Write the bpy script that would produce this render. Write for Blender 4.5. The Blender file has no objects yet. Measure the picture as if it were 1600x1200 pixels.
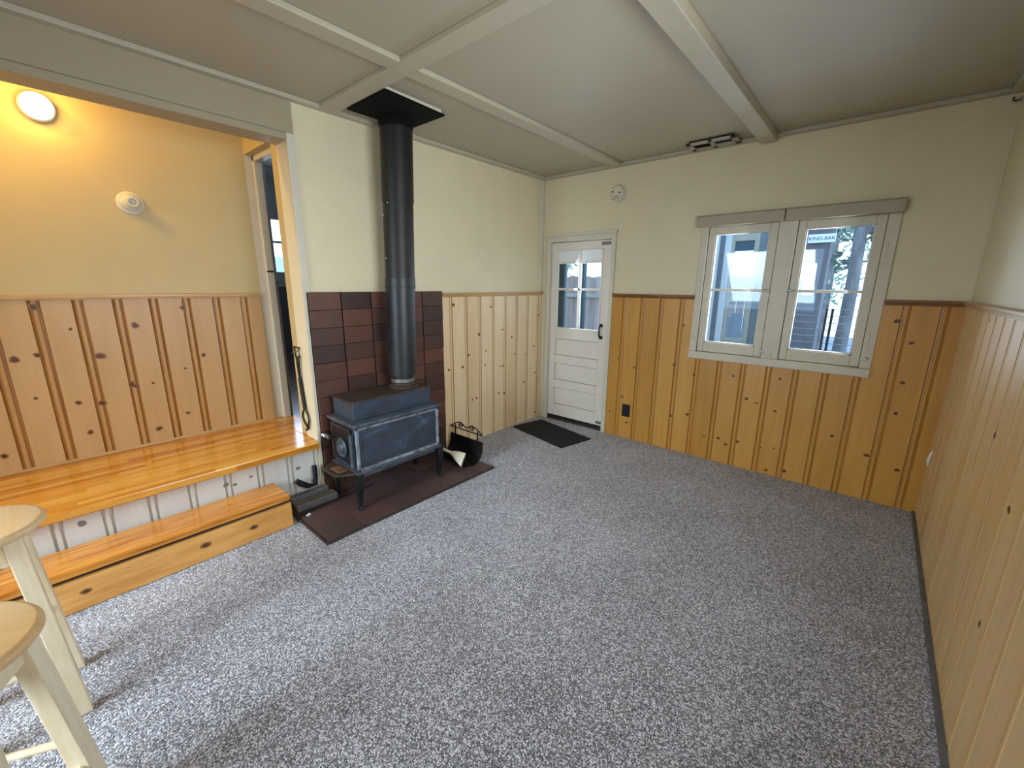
import bpy, bmesh, math, random
from mathutils import Vector, Matrix
random.seed(7)
SC = bpy.context.scene
COL = SC.collection
PI = math.pi

# ------------------------------------------------------------------ camera
cam_d = bpy.data.cameras.new('camera')
cam_d.sensor_width = 36.0
cam_d.lens = 655.13 / 1600 * 36.0
cam_d.clip_start = 0.02
cam_d.clip_end = 200
cam = bpy.data.objects.new('camera', cam_d)
COL.objects.link(cam)
RIGHT = Vector((0.755764, 0.654789, 0.008504))
DOWN = Vector((0.157714, -0.1694, -0.972846))
FWD = Vector((-0.635568, 0.736583, -0.231296))
m4 = Matrix((( RIGHT.x, -DOWN.x, -FWD.x, 2.7174),
             ( RIGHT.y, -DOWN.y, -FWD.y, -3.6103),
             ( RIGHT.z, -DOWN.z, -FWD.z, 1.43),
             (0, 0, 0, 1)))
cam.matrix_world = m4
SC.camera = cam

# ------------------------------------------------------------------ world, lights, exposure
SC.view_settings.view_transform = 'Standard'
SC.view_settings.look = 'None'
SC.view_settings.gamma = 1.0
SC.view_settings.use_curve_mapping = False
SC.view_settings.exposure = 0.0

world = bpy.data.worlds.new('sky')
SC.world = world
world.use_nodes = True
wn = world.node_tree
bg = wn.nodes['Background']
wtc = wn.nodes.new('ShaderNodeTexCoord')
wsep = wn.nodes.new('ShaderNodeSeparateXYZ')
wr = wn.nodes.new('ShaderNodeValToRGB')
wr.color_ramp.elements[0].position = 0.0
wr.color_ramp.elements[0].color = (0.50, 0.73, 1.0, 1)
wr.color_ramp.elements[1].position = 0.7
wr.color_ramp.elements[1].color = (0.28, 0.54, 1.0, 1)
wn.links.new(wtc.outputs['Generated'], wsep.inputs[0])
wn.links.new(wsep.outputs['Z'], wr.inputs[0])
wn.links.new(wr.outputs[0], bg.inputs['Color'])
bg.inputs['Strength'].default_value = 3.6

def area_light(name, loc, target, sx, sy, power, color, spread=180):
    d = bpy.data.lights.new(name, 'AREA')
    d.shape = 'RECTANGLE'
    d.size = sx
    d.size_y = sy
    d.energy = power
    d.color = color
    d.spread = math.radians(spread)
    o = bpy.data.objects.new(name, d)
    COL.objects.link(o)
    o.location = loc
    o.rotation_euler = (Vector(target) - Vector(loc)).to_track_quat('-Z', 'Y').to_euler()
    return o

# fill lamps at the two unseen windows, added to match the light
area_light('right_window_fill', (3.18, -2.55, 1.50), (0.2, -1.5, 1.25), 1.1, 1.0, 28, (0.92, 0.965, 1.0), 125)
area_light('front_window_fill', (0.95, -6.25, 1.6), (0.80, -4.1, 0.0), 1.5, 1.2, 76, (0.74, 0.87, 1.0), 98)
# daylight through the front door and the pair of casements ahead
area_light('daylight_casement_a', (1.852, 0.07, 1.40), (0.7, -1.6, 1.25), 0.34, 0.80, 9.0, (0.74, 0.87, 1.0))
area_light('daylight_casement_b', (2.433, 0.07, 1.40), (1.2, -1.7, 1.25), 0.34, 0.80, 9.0, (0.74, 0.87, 1.0))
area_light('daylight_door', (0.45, 0.075, 1.34), (1.9, -1.2, 1.25), 0.44, 0.66, 8, (0.72, 0.86, 1.0))
# daylight in the far bedroom
area_light('daylight_bedroom', (-4.35, -0.9, 1.95), (-1.5, -1.8, 1.0), 0.9, 0.7, 16, (0.75, 0.86, 1.0))
# unseen warm lamp added behind the camera to tint the light
kl = bpy.data.lights.new('added_warm_lamp', 'POINT')
kl.energy = 7
kl.color = (1.0, 0.78, 0.45)
kl.shadow_soft_size = 0.06
klo = bpy.data.objects.new('added_warm_lamp', kl)
COL.objects.link(klo)
klo.location = (2.75, -4.9, 2.15)

# ------------------------------------------------------------------ mesh builder
class MB:
    def __init__(s):
        s.v = []; s.f = []; s.m = []
    def add(s, verts, faces, mi=0):
        b = len(s.v)
        s.v += [tuple(v) for v in verts]
        for f in faces:
            s.f.append(tuple(b + i for i in f)); s.m.append(mi)
        return s
    def box(s, x0, x1, y0, y1, z0, z1, mi=0):
        if x0 > x1: x0, x1 = x1, x0
        if y0 > y1: y0, y1 = y1, y0
        if z0 > z1: z0, z1 = z1, z0
        v = [(x0,y0,z0),(x1,y0,z0),(x1,y1,z0),(x0,y1,z0),(x0,y0,z1),(x1,y0,z1),(x1,y1,z1),(x0,y1,z1)]
        return s.hexa(v, mi)
    def hexa(s, v, mi=0):
        return s.add(v, [(3,2,1,0),(4,5,6,7),(0,1,5,4),(1,2,6,5),(2,3,7,6),(3,0,4,7)], mi)
    def extrude(s, poly, d, mi=0, caps=True):
        """poly: list of 3D points (planar), d: vector"""
        n = len(poly); d = Vector(d)
        v = [Vector(p) for p in poly] + [Vector(p) + d for p in poly]
        f = [(i, (i+1) % n, n + (i+1) % n, n + i) for i in range(n)]
        if caps:
            f.append(tuple(range(n-1, -1, -1))); f.append(tuple(range(n, 2*n)))
        return s.add(v, f, mi)
    def lathe(s, prof, c, axis='z', seg=28, mi=0, cap=True):
        """prof: (r, h) pairs along the axis from c"""
        c = Vector(c); v = []; f = []
        for r, h in prof:
            for k in range(seg):
                a = 2*PI*k/seg
                p, q = r*math.cos(a), r*math.sin(a)
                if axis == 'z': w = Vector((p, q, h))
                elif axis == 'x': w = Vector((h, p, q))
                else: w = Vector((q, h, p))
                v.append(c + w)
        n = len(prof)
        for i in range(n-1):
            for k in range(seg):
                k2 = (k+1) % seg
                f.append((i*seg+k, i*seg+k2, (i+1)*seg+k2, (i+1)*seg+k))
        if cap:
            f.append(tuple(reversed(range(seg)))); f.append(tuple((n-1)*seg+k for k in range(seg)))
        return s.add(v, f, mi)
    def tube(s, pts, r, seg=10, mi=0, closed=False):
        pts = [Vector(p) for p in pts]; n = len(pts)
        rs = r if isinstance(r, (list, tuple)) else [r]*n
        v = []; f = []
        up = None
        for i in range(n):
            if closed: t = (pts[(i+1) % n] - pts[i-1])
            else: t = pts[min(i+1, n-1)] - pts[max(i-1, 0)]
            t.normalize()
            if up is None:
                up = Vector((0,0,1)) if abs(t.z) < .9 else Vector((1,0,0))
            a = up - t*up.dot(t)
            if a.length < 1e-5: a = Vector((1,0,0)) - t*t.x
            a.normalize(); up = a; b = t.cross(a)
            for k in range(seg):
                w = 2*PI*k/seg
                v.append(pts[i] + (a*math.cos(w) + b*math.sin(w))*rs[i])
        m = n if closed else n-1
        for i in range(m):
            i2 = (i+1) % n
            for k in range(seg):
                k2 = (k+1) % seg
                f.append((i*seg+k, i*seg+k2, i2*seg+k2, i2*seg+k))
        if not closed:
            f.append(tuple(reversed(range(seg)))); f.append(tuple((n-1)*seg+k for k in range(seg)))
        return s.add(v, f, mi)
    def build(s, name, mats, parent=None, bevel=0, smooth=False, seg=2, recalc=True):
        me = bpy.data.meshes.new(name)
        P = Vector((0,0,0))
        q = parent
        while q is not None:
            P += Vector(q.location); q = q.parent
        me.from_pydata([Vector(v) - P for v in s.v], [], s.f)
        if not isinstance(mats, (list, tuple)): mats = [mats]
        for m in mats: me.materials.append(m)
        for p, mi in zip(me.polygons, s.m):
            p.material_index = mi
        if recalc:
            bm = bmesh.new(); bm.from_mesh(me)
            bmesh.ops.recalc_face_normals(bm, faces=bm.faces)
            bm.to_mesh(me); bm.free()
        if smooth:
            for p in me.polygons: p.use_smooth = True
            try: me.set_sharp_from_angle(angle=math.radians(40))
            except Exception: pass
        o = bpy.data.objects.new(name, me)
        COL.objects.link(o)
        if parent is not None: o.parent = parent
        if bevel:
            b = o.modifiers.new('bevel', 'BEVEL')
            b.width = bevel; b.segments = seg; b.limit_method = 'ANGLE'; b.angle_limit = math.radians(35)
            b.harden_normals = False
        return o

def tag(o, label=None, cat=None, group=None, kind=None):
    if label: o['label'] = label
    if cat: o['category'] = cat
    if group: o['group'] = group
    if kind: o['kind'] = kind
    return o
def empty(name, loc, label, cat, group=None, kind=None):
    o = bpy.data.objects.new(name, None)
    COL.objects.link(o); o.location = loc; o.empty_display_size = .05
    return tag(o, label, cat, group, kind)
def struct(o, label, cat):
    return tag(o, label, cat, None, 'structure')

# ------------------------------------------------------------------ materials
def hexc(h):
    c = [int(h[i:i+2], 16)/255 for i in (0, 2, 4)]
    return tuple(x/12.92 if x <= .04045 else ((x+.055)/1.055)**2.4 for x in c) + (1,)
def new_mat(name):
    m = bpy.data.materials.new(name); m.use_nodes = True
    nt = m.node_tree
    return m, nt, nt.nodes['Principled BSDF']
def N(nt, t, **kw):
    n = nt.nodes.new(t)
    for k, v in kw.items():
        if k.startswith('i_'): n.inputs[k[2:].replace('_', ' ')].default_value = v
        else: setattr(n, k, v)
    return n
def ramp(nt, stops):
    r = nt.nodes.new('ShaderNodeValToRGB')
    e = r.color_ramp.elements
    while len(e) < len(stops): e.new(.5)
    for i, (p, c) in enumerate(stops):
        e[i].position = p; e[i].color = c if len(c) == 4 else tuple(c) + (1,)
    return r
def mapping(nt, scale, coord='Object'):
    tc = nt.nodes.new('ShaderNodeTexCoord'); mp = nt.nodes.new('ShaderNodeMapping')
    mp.inputs['Scale'].default_value = scale
    nt.links.new(tc.outputs[coord], mp.inputs[0])
    return mp
def plain(name, c, rough=.5, metal=0, noise=0, nscale=(20,20,20), bump=0, c2=None, spec=.5):
    m, nt, b = new_mat(name)
    b.inputs['Roughness'].default_value = rough
    b.inputs['Metallic'].default_value = metal
    b.inputs['Specular IOR Level'].default_value = spec
    if isinstance(c, str): c = hexc(c)
    if isinstance(c2, str): c2 = hexc(c2)
    b.inputs['Base Color'].default_value = c
    if noise or bump or c2:
        mp = mapping(nt, nscale)
        nz = N(nt, 'ShaderNodeTexNoise', i_Scale=1.0, i_Detail=6.0, i_Roughness=.6)
        nt.links.new(mp.outputs[0], nz.inputs['Vector'])
        if noise or c2:
            if c2 is None:
                c2 = tuple(x*(1-noise) for x in c[:3]) + (1,)
            r = ramp(nt, [(.35, c2), (.65, c)])
            nt.links.new(nz.outputs['Fac'], r.inputs[0])
            nt.links.new(r.outputs[0], b.inputs['Base Color'])
        if bump:
            bp = N(nt, 'ShaderNodeBump', i_Strength=bump, i_Distance=.01)
            nt.links.new(nz.outputs['Fac'], bp.inputs['Height'])
            nt.links.new(bp.outputs[0], b.inputs['Normal'])
    return m
def pine(name, u, pitch, off, ca, cb, rough=.38, grain=.5, vari=.18):
    """vertical boards: u is the world axis across the boards"""
    m, nt, b = new_mat(name)
    L = nt.links.new
    b.inputs['Roughness'].default_value = rough
    tc = nt.nodes.new('ShaderNodeTexCoord')
    sx = nt.nodes.new('ShaderNodeSeparateXYZ'); L(tc.outputs['Object'], sx.inputs[0])
    uo = sx.outputs['X' if u == 'x' else 'Y']
    a = N(nt, 'ShaderNodeMath', operation='SUBTRACT'); L(uo, a.inputs[0]); a.inputs[1].default_value = off
    d = N(nt, 'ShaderNodeMath', operation='DIVIDE'); L(a.outputs[0], d.inputs[0]); d.inputs[1].default_value = pitch
    fl = N(nt, 'ShaderNodeMath', operation='FLOOR'); L(d.outputs[0], fl.inputs[0])
    wn_ = N(nt, 'ShaderNodeTexWhiteNoise', noise_dimensions='1D'); L(fl.outputs[0], wn_.inputs['W'])
    # grain coordinates
    us = N(nt, 'ShaderNodeMath', operation='MULTIPLY'); L(uo, us.inputs[0]); us.inputs[1].default_value = 38
    zs = N(nt, 'ShaderNodeMath', operation='MULTIPLY_ADD'); L(sx.outputs['Z'], zs.inputs[0]); zs.inputs[1].default_value = 1.6
    ws = N(nt, 'ShaderNodeMath', operation='MULTIPLY'); L(fl.outputs[0], ws.inputs[0]); ws.inputs[1].default_value = 7.31
    L(ws.outputs[0], zs.inputs[2])
    cx = nt.nodes.new('ShaderNodeCombineXYZ'); L(us.outputs[0], cx.inputs[0]); L(zs.outputs[0], cx.inputs[2])
    nz = N(nt, 'ShaderNodeTexNoise', i_Scale=1.0, i_Detail=5.0, i_Roughness=.55, i_Distortion=.6); L(cx.outputs[0], nz.inputs['Vector'])
    us2 = N(nt, 'ShaderNodeMath', operation='MULTIPLY'); L(uo, us2.inputs[0]); us2.inputs[1].default_value = 9
    cx2 = nt.nodes.new('ShaderNodeCombineXYZ'); L(us2.outputs[0], cx2.inputs[0]); L(zs.outputs[0], cx2.inputs[2])
    nz2 = N(nt, 'ShaderNodeTexNoise', i_Scale=1.0, i_Detail=3.0); L(cx2.outputs[0], nz2.inputs['Vector'])
    mx = N(nt, 'ShaderNodeMath', operation='MULTIPLY_ADD'); L(nz.outputs['Fac'], mx.inputs[0]); mx.inputs[1].default_value = grain
    mm = N(nt, 'ShaderNodeMath', operation='MULTIPLY'); L(nz2.outputs['Fac'], mm.inputs[0]); mm.inputs[1].default_value = .6
    L(mm.outputs[0], mx.inputs[2])
    ma = N(nt, 'ShaderNodeMath', operation='MULTIPLY_ADD'); L(wn_.outputs['Value'], ma.inputs[0]); ma.inputs[1].default_value = vari*2
    L(mx.outputs[0], ma.inputs[2])
    r = ramp(nt, [(.35, hexc(ca)), (.95, hexc(cb))])
    L(ma.outputs[0], r.inputs[0]); L(r.outputs[0], b.inputs['Base Color'])
    bp = N(nt, 'ShaderNodeBump', i_Strength=.12, i_Distance=.004)
    L(nz.outputs['Fac'], bp.inputs['Height']); L(bp.outputs[0], b.inputs['Normal'])
    return m
def staves(name, along, c1, c2, c3, w=.045, ln=.55, rough=.18, across='x'):
    """edge-glued block of staves running along one axis"""
    m, nt, b = new_mat(name); L = nt.links.new
    b.inputs['Roughness'].default_value = rough
    tc = nt.nodes.new('ShaderNodeTexCoord'); sx = nt.nodes.new('ShaderNodeSeparateXYZ'); L(tc.outputs['Object'], sx.inputs[0])
    A = sx.outputs['XYZ'.index(across.upper())]; Bx = sx.outputs['XYZ'.index(along.upper())]
    d = N(nt, 'ShaderNodeMath', operation='DIVIDE'); L(A, d.inputs[0]); d.inputs[1].default_value = w
    row = N(nt, 'ShaderNodeMath', operation='FLOOR'); L(d.outputs[0], row.inputs[0])
    rn = N(nt, 'ShaderNodeTexWhiteNoise', noise_dimensions='1D'); L(row.outputs[0], rn.inputs['W'])
    e = N(nt, 'ShaderNodeMath', operation='DIVIDE'); L(Bx, e.inputs[0]); e.inputs[1].default_value = ln
    e2 = N(nt, 'ShaderNodeMath', operation='MULTIPLY_ADD'); L(rn.outputs['Value'], e2.inputs[0]); e2.inputs[1].default_value = 5.0; L(e.outputs[0], e2.inputs[2])
    cl = N(nt, 'ShaderNodeMath', operation='FLOOR'); L(e2.outputs[0], cl.inputs[0])
    cb = nt.nodes.new('ShaderNodeCombineXYZ'); L(row.outputs[0], cb.inputs[0]); L(cl.outputs[0], cb.inputs[1])
    wn_ = N(nt, 'ShaderNodeTexWhiteNoise', noise_dimensions='3D'); L(cb.outputs[0], wn_.inputs['Vector'])
    sc = {'x': (6,60,60), 'y': (60,6,60)}[along]
    mp = mapping(nt, sc)
    nz = N(nt, 'ShaderNodeTexNoise', i_Scale=1.0, i_Detail=5.0, i_Roughness=.6); L(mp.outputs[0], nz.inputs['Vector'])
    ma = N(nt, 'ShaderNodeMath', operation='MULTIPLY_ADD'); L(nz.outputs['Fac'], ma.inputs[0]); ma.inputs[1].default_value = .55
    mb_ = N(nt, 'ShaderNodeMath', operation='MULTIPLY'); L(wn_.outputs['Value'], mb_.inputs[0]); mb_.inputs[1].default_value = .6
    L(mb_.outputs[0], ma.inputs[2])
    r = ramp(nt, [(.15, hexc(c1)), (.5, hexc(c2)), (.85, hexc(c3))])
    L(ma.outputs[0], r.inputs[0]); L(r.outputs[0], b.inputs['Base Color'])
    b.inputs['Coat Weight'].default_value = .15
    b.inputs['Coat Roughness'].default_value = .1
    return m
def woodgrain(name, c1, c2, scale, rough=.4, coat=0):
    m = plain(name, c1, rough, 0, 0, scale, .08, c2)
    m.node_tree.nodes['Principled BSDF'].inputs['Coat Weight'].default_value = coat
    return m
def emit(name, c, s):
    m, nt, b = new_mat(name)
    b.inputs['Base Color'].default_value = (.8,.8,.8,1)
    b.inputs['Emission Color'].default_value = c; b.inputs['Emission Strength'].default_value = s
    return m
def glassmat(name, tint=(.95,.98,1,1)):
    m = bpy.data.materials.new(name); m.use_nodes = True
    nt = m.node_tree; nt.nodes.clear()
    o = nt.nodes.new('ShaderNodeOutputMaterial'); mix = nt.nodes.new('ShaderNodeMixShader')
    t = nt.nodes.new('ShaderNodeBsdfTransparent'); t.inputs[0].default_value = tint
    g = nt.nodes.new('ShaderNodeBsdfGlossy'); g.inputs['Roughness'].default_value = .02
    f = nt.nodes.new('ShaderNodeFresnel'); f.inputs[0].default_value = 1.45
    nt.links.new(f.outputs[0], mix.inputs[0]); nt.links.new(t.outputs[0], mix.inputs[1]); nt.links.new(g.outputs[0], mix.inputs[2])
    nt.links.new(mix.outputs[0], o.inputs[0])
    return m

M = {}
M['wall'] = plain('cream_wall_paint', 'dccfac', .55, 0, .05, (3,3,3), .0)
# faint roller stipple
nt = M['wall'].node_tree; b = nt.nodes['Principled BSDF']
mp = mapping(nt, (90,90,90)); nz = N(nt, 'ShaderNodeTexNoise', i_Scale=1.0, i_Detail=3.0)
nt.links.new(mp.outputs[0], nz.inputs['Vector'])
bp = N(nt, 'ShaderNodeBump', i_Strength=.12, i_Distance=.004); nt.links.new(nz.outputs['Fac'], bp.inputs['Height']); nt.links.new(bp.outputs[0], b.inputs['Normal'])
M['wall_hall'] = plain('lamp_tinted_cream_paint', 'c4ad78', .5, 0, .05, (3,3,3), .05)  # cream wall with the lamp's yellow glow put into its colour
M['batten'] = plain('ceiling_batten_paint', 'b5ab94', .5, 0, .05, (8,8,8), .03)
M['header'] = plain('beige_header_paint', 'a29478', .5, 0, .04, (3,3,3), .0)
M['ceil'] = plain('ceiling_paint', 'aea48d', .6, 0, .04, (2,2,2), .05)
M['trim'] = plain('white_gloss_trim', 'cfc7b2', .38, 0, .06, (8,8,8), .03)
M['doorw'] = plain('white_door_paint', 'dcd4c6', .35, 0, .05, (6,6,6), .03)
M['winw'] = plain('aged_white_window_paint', 'cdc4ad', .4, 0, .10, (9,9,9), .05)
M['pine_far'] = pine('amber_pine_boards', 'x', .1715, .957, 'b07a2c', 'cd9748', .36)
M['pine_left'] = pine('pale_pine_boards', 'y', .17, -1.264, 'd2b487', 'e6cea6', .3)
M['pine_right'] = pine('faded_pine_boards', 'y', .17, -1.25, 'c2995e', 'd9b67e', .42, .7)
M['pine_alc'] = pine('bleached_pine_boards', 'y', .1665, -2.73, 'b78d5a', 'cda672', .4, .3, .06)
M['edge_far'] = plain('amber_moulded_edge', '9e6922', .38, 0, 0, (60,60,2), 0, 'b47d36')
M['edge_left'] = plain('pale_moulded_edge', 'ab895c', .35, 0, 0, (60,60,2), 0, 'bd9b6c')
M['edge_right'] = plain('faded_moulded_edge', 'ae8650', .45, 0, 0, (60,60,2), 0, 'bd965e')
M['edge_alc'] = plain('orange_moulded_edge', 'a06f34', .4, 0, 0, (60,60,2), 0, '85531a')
M['bead_alc'] = plain('orange_bead', 'b98a50', .4, 0, 0, (60,60,2), 0, 'ab7c42')
M['knot'] = plain('pine_knot', '5a3313', .45, 0, 0, (90,90,90), 0, '3a1f0a')
M['knot_halo'] = plain('pine_knot_ring', '96642f', .45, 0, 0, (60,60,60), 0, '76491d')
M['rail_far'] = woodgrain('amber_cap_moulding', '8a5a24', '6e4516', (3,60,60), .35)
M['rail_left'] = woodgrain('pale_cap_moulding', 'c29c66', 'ae8650', (60,3,60), .35)
M['riser'] = pine('white_washed_boards', 'y', .172, .199, 'c9c4ba', 'ddd9d2', .45, .35, .05)
M['riser_edge'] = plain('white_washed_edge', 'aaa395', .5, 0, 0, (60,60,2), 0, 'bcb6aa')
M['riser_knot'] = plain('painted_knot', '77716a', .5)
M['block'] = staves('glossy_butcher_block', 'y', 'a85c12', 'cb8424', 'dfa646', .04, .6, .2)
M['tread'] = woodgrain('glossy_pine_tread', 'e6a042', 'aa621a', (34,2.4,34), .2, .2)
M['step_front'] = woodgrain('varnished_pine_front', 'e6ac60', 'c98a3e', (30,3,22), .32, .1)
M['iron'] = plain('blue_black_cast_iron', '323b46', .42, .2, .3, (9,9,9), .12, '3f4b58')
M['iron_edge'] = plain('chipped_iron_rim', '9aa3ab', .5, .2, .6, (20,20,20), .2, '4a525b')
m, nt, b = new_mat('scuffed_blue_iron'); L = nt.links.new
b.inputs['Roughness'].default_value = .45
mp = mapping(nt, (5,4,7)); nz = N(nt, 'ShaderNodeTexNoise', i_Scale=1.0, i_Detail=8.0, i_Roughness=.7, i_Distortion=.5); L(mp.outputs[0], nz.inputs['Vector'])
r = ramp(nt, [(.35, hexc('272f39')), (.56, hexc('323c48')), (.67, hexc('4a5766')), (.78, hexc('8490a0'))]); L(nz.outputs['Fac'], r.inputs[0]); L(r.outputs[0], b.inputs['Base Color'])
M['iron_scuff'] = m
M['iron_dark'] = plain('dark_cast_iron', '1d1d1e', .5, .3, .3, (20,20,20), .2)
M['iron_worn'] = plain('worn_iron_edge', '596169', .45, .3, .5, (11,11,11), .1, '3e464e')
M['rust'] = plain('rusty_iron', '4a3a2e', .6, .2, 0, (14,14,14), .2, '2e2723')
M['rust_plate'] = plain('rust_tan_plate', '7c6140', .6, .1, 0, (30,30,30), .1, '54422c')
M['black'] = plain('black_wrought_iron', '0b0a0a', .55, .1)
M['plate_black'] = plain('matt_black_plate', '060606', .8, spec=.15)
M['pipe_up'] = plain('brown_black_pipe', '1c160e', .5, .15, 0, (6,6,3), .05, '110e0a')
M['pipe_low'] = plain('grey_black_pipe', '272929', .42, .2, 0, (6,6,3), .05, '1b1c1d')
M['chrome'] = plain('shiny_steel', 'c9c9c6', .2, .9)
M['grey_metal'] = plain('grey_metal', '84837c', .4, .6)
M['carpet'] = None
M['mat'] = plain('dark_brown_mat', '130c09', .95, 0, .4, (120,120,120), .5)
M['stone'] = plain('grey_stone', '6a6665', .6, 0, .3, (12,12,12), .2, '565250')
M['stool'] = woodgrain('pale_rubberwood', 'f6e6c6', 'e6d0a6', (30,30,4), .45)
M['stool_seat'] = staves('tan_rubberwood_seat', 'x', 'd2a266', 'e4bb84', 'f0d0a0', .055, 3.0, .38, 'y')
M['cream_plastic'] = plain('off_white_plastic', 'd2cbb6', .4)
M['dark'] = plain('dark_slot', '100d0b', .8)
M['teal'] = plain('dark_teal_paint', '28474d', .5)
M['glass'] = glassmat('window_glass')
M['shade'] = plain('white_roller_shade', 'dfe2e2', .7)
M['valance'] = plain('taupe_headrail', 'a89d85', .5)
M['vent'] = plain('vent_white', 'b0a797', .45)
M['lamp'] = emit('lit_lamp_dome', (1, .80, .40, 1), 5)
M['paper'] = plain('white_paper', 'f4f4f2', .7)
M['bristle'] = plain('cream_bristles', 'ece2c4', .8, 0, .35, (60,160,60), .4)
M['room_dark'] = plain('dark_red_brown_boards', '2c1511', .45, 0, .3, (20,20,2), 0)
M['room_grey'] = plain('grey_bedroom_paint', '8d8a85', .6)  # one even grey for bedroom walls, ceiling and frames
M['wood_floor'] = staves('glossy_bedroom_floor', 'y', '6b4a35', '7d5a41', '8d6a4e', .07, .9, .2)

# carpet: speckled loop pile
m, nt, b = new_mat('speckled_grey_carpet'); L = nt.links.new
b.inputs['Roughness'].default_value = .95
b.inputs['Specular IOR Level'].default_value = .15
b.inputs['Sheen Weight'].default_value = .35
b.inputs['Sheen Roughness'].default_value = .5
mp = mapping(nt, (1,1,1))
v1 = N(nt, 'ShaderNodeTexVoronoi', i_Scale=230.0, i_Randomness=1.0); L(mp.outputs[0], v1.inputs['Vector'])
wn1 = N(nt, 'ShaderNodeSeparateXYZ'); L(v1.outputs['Color'], wn1.inputs[0])
nz = N(nt, 'ShaderNodeTexNoise', i_Scale=2.2, i_Detail=3.0); L(mp.outputs[0], nz.inputs['Vector'])
ma = N(nt, 'ShaderNodeMath', operation='MULTIPLY_ADD'); L(nz.outputs['Fac'], ma.inputs[0]); ma.inputs[1].default_value = .3; L(wn1.outputs['X'], ma.inputs[2])
r = ramp(nt, [(.1, hexc('3d3a3c')), (.5, hexc('797576')), (.85, hexc('aba7aa')), (1.0, hexc('dedde2'))])
L(ma.outputs[0], r.inputs[0]); L(r.outputs[0], b.inputs['Base Color'])
bp = N(nt, 'ShaderNodeBump', i_Strength=.7, i_Distance=.006, invert=True); L(v1.outputs['Distance'], bp.inputs['Height']); L(bp.outputs[0], b.inputs['Normal'])
M['carpet'] = m

# brick tiles
def brickmat(name, cols, per):
    m, nt, b = new_mat(name); L = nt.links.new
    b.inputs['Roughness'].default_value = .5
    tc = nt.nodes.new('ShaderNodeTexCoord'); sx = nt.nodes.new('ShaderNodeSeparateXYZ'); L(tc.outputs['Object'], sx.inputs[0])
    ids = []
    for ax, p, off in per:
        a = N(nt, 'ShaderNodeMath', operation='SUBTRACT'); L(sx.outputs['XYZ'.index(ax)], a.inputs[0]); a.inputs[1].default_value = off
        d = N(nt, 'ShaderNodeMath', operation='DIVIDE'); L(a.outputs[0], d.inputs[0]); d.inputs[1].default_value = p
        f = N(nt, 'ShaderNodeMath', operation='FLOOR'); L(d.outputs[0], f.inputs[0]); ids.append(f)
    cb = nt.nodes.new('ShaderNodeCombineXYZ'); L(ids[0].outputs[0], cb.inputs[0]); L(ids[1].outputs[0], cb.inputs[1])
    wn_ = N(nt, 'ShaderNodeTexWhiteNoise', noise_dimensions='3D'); L(cb.outputs[0], wn_.inputs['Vector'])
    mp = mapping(nt, (9,9,9)); nz = N(nt, 'ShaderNodeTexNoise', i_Scale=1.0, i_Detail=5.0); L(mp.outputs[0], nz.inputs['Vector'])
    ma = N(nt, 'ShaderNodeMath', operation='MULTIPLY_ADD'); L(nz.outputs['Fac'], ma.inputs[0]); ma.inputs[1].default_value = .45
    mb_ = N(nt, 'ShaderNodeMath', operation='MULTIPLY'); L(wn_.outputs['Value'], mb_.inputs[0]); mb_.inputs[1].default_value = .65; L(mb_.outputs[0], ma.inputs[2])
    r = ramp(nt, [(.1, hexc(cols[0])), (.5, hexc(cols[1])), (.9, hexc(cols[2]))]); L(ma.outputs[0], r.inputs[0]); L(r.outputs[0], b.inputs['Base Color'])
    bp = N(nt, 'ShaderNodeBump', i_Strength=.25, i_Distance=.01); L(nz.outputs['Fac'], bp.inputs['Height']); L(bp.outputs[0], b.inputs['Normal'])
    return m
M['brick'] = brickmat('brown_brick', ['2e1c15', '43291e', '5e3828'], [('Y', .2165, -.537), ('Z', .114333, .002)])
M['grout'] = plain('black_joint', '140c09', .9)
M['hearth'] = brickmat('dark_hearth_brick', ['463735', '4d3b38', '573f3a'], [('X', .1825, -.2675), ('Y', .224167, -.70)])

# ------------------------------------------------------------------ constants of the room
W = 3.108; H = 2.45; YB = -6.2; AX = -.72; PZ = .397
OY = -2.455                    # right end of the wide opening in the left wall
K_ALC = [(-3.679,1.019,3),(-3.594,1.033,2),(-3.447,1.164,1),(-3.352,0.999,4),(-3.17,1.166,3),(-3.64,0.799,1),(-3.484,0.741,2),(-3.387,0.719,3),(-3.464,0.555,2),(-3.241,0.813,2),(-3.225,0.795,2),(-3.139,0.799,1),(-3.153,0.497,2.5),(-3.802,0.51,2),(-3.566,1.29,3),(-2.92,1.265,2.5),(-2.851,0.945,2),(-2.962,0.869,1),(-2.989,0.566,1.5)]
K_FAR = [(1.453,0.769,2),(1.624,0.705,1.6),(1.466,0.312,1.7),(1.607,0.355,2),(1.499,1.111,1.5),(1.092,0.694,1.2),(0.925,0.758,1),(0.877,0.235,1),(1.059,0.158,1.6),(1.872,0.206,1.7),(1.934,0.167,1.6),(2.016,0.212,1.7),(1.76,0.196,1),(2.037,0.575,1.8),(2.11,0.553,1),(2.238,0.514,1.4),(1.923,0.741,1.3),(2.237,0.765,1.3),(2.27,0.223,.8),(2.182,0.208,.8),(2.358,0.063,2),(2.24,0.035,1.5),(2.601,0.407,1.5),(2.805,0.319,2.2),(2.811,1.225,2.4),(2.899,1.095,1.8),(2.899,0.84,1.6),(2.899,0.637,1.6),(2.968,0.261,1.8),(0.996,0.40,1.6)]
K_RIGHT = [(-1.416,0.921,1.6),(-1.81,0.799,1.8),(-0.504,0.075,1.4),(-0.779,1.29,1.2),(-1.866,0.439,1.5)]
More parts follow.
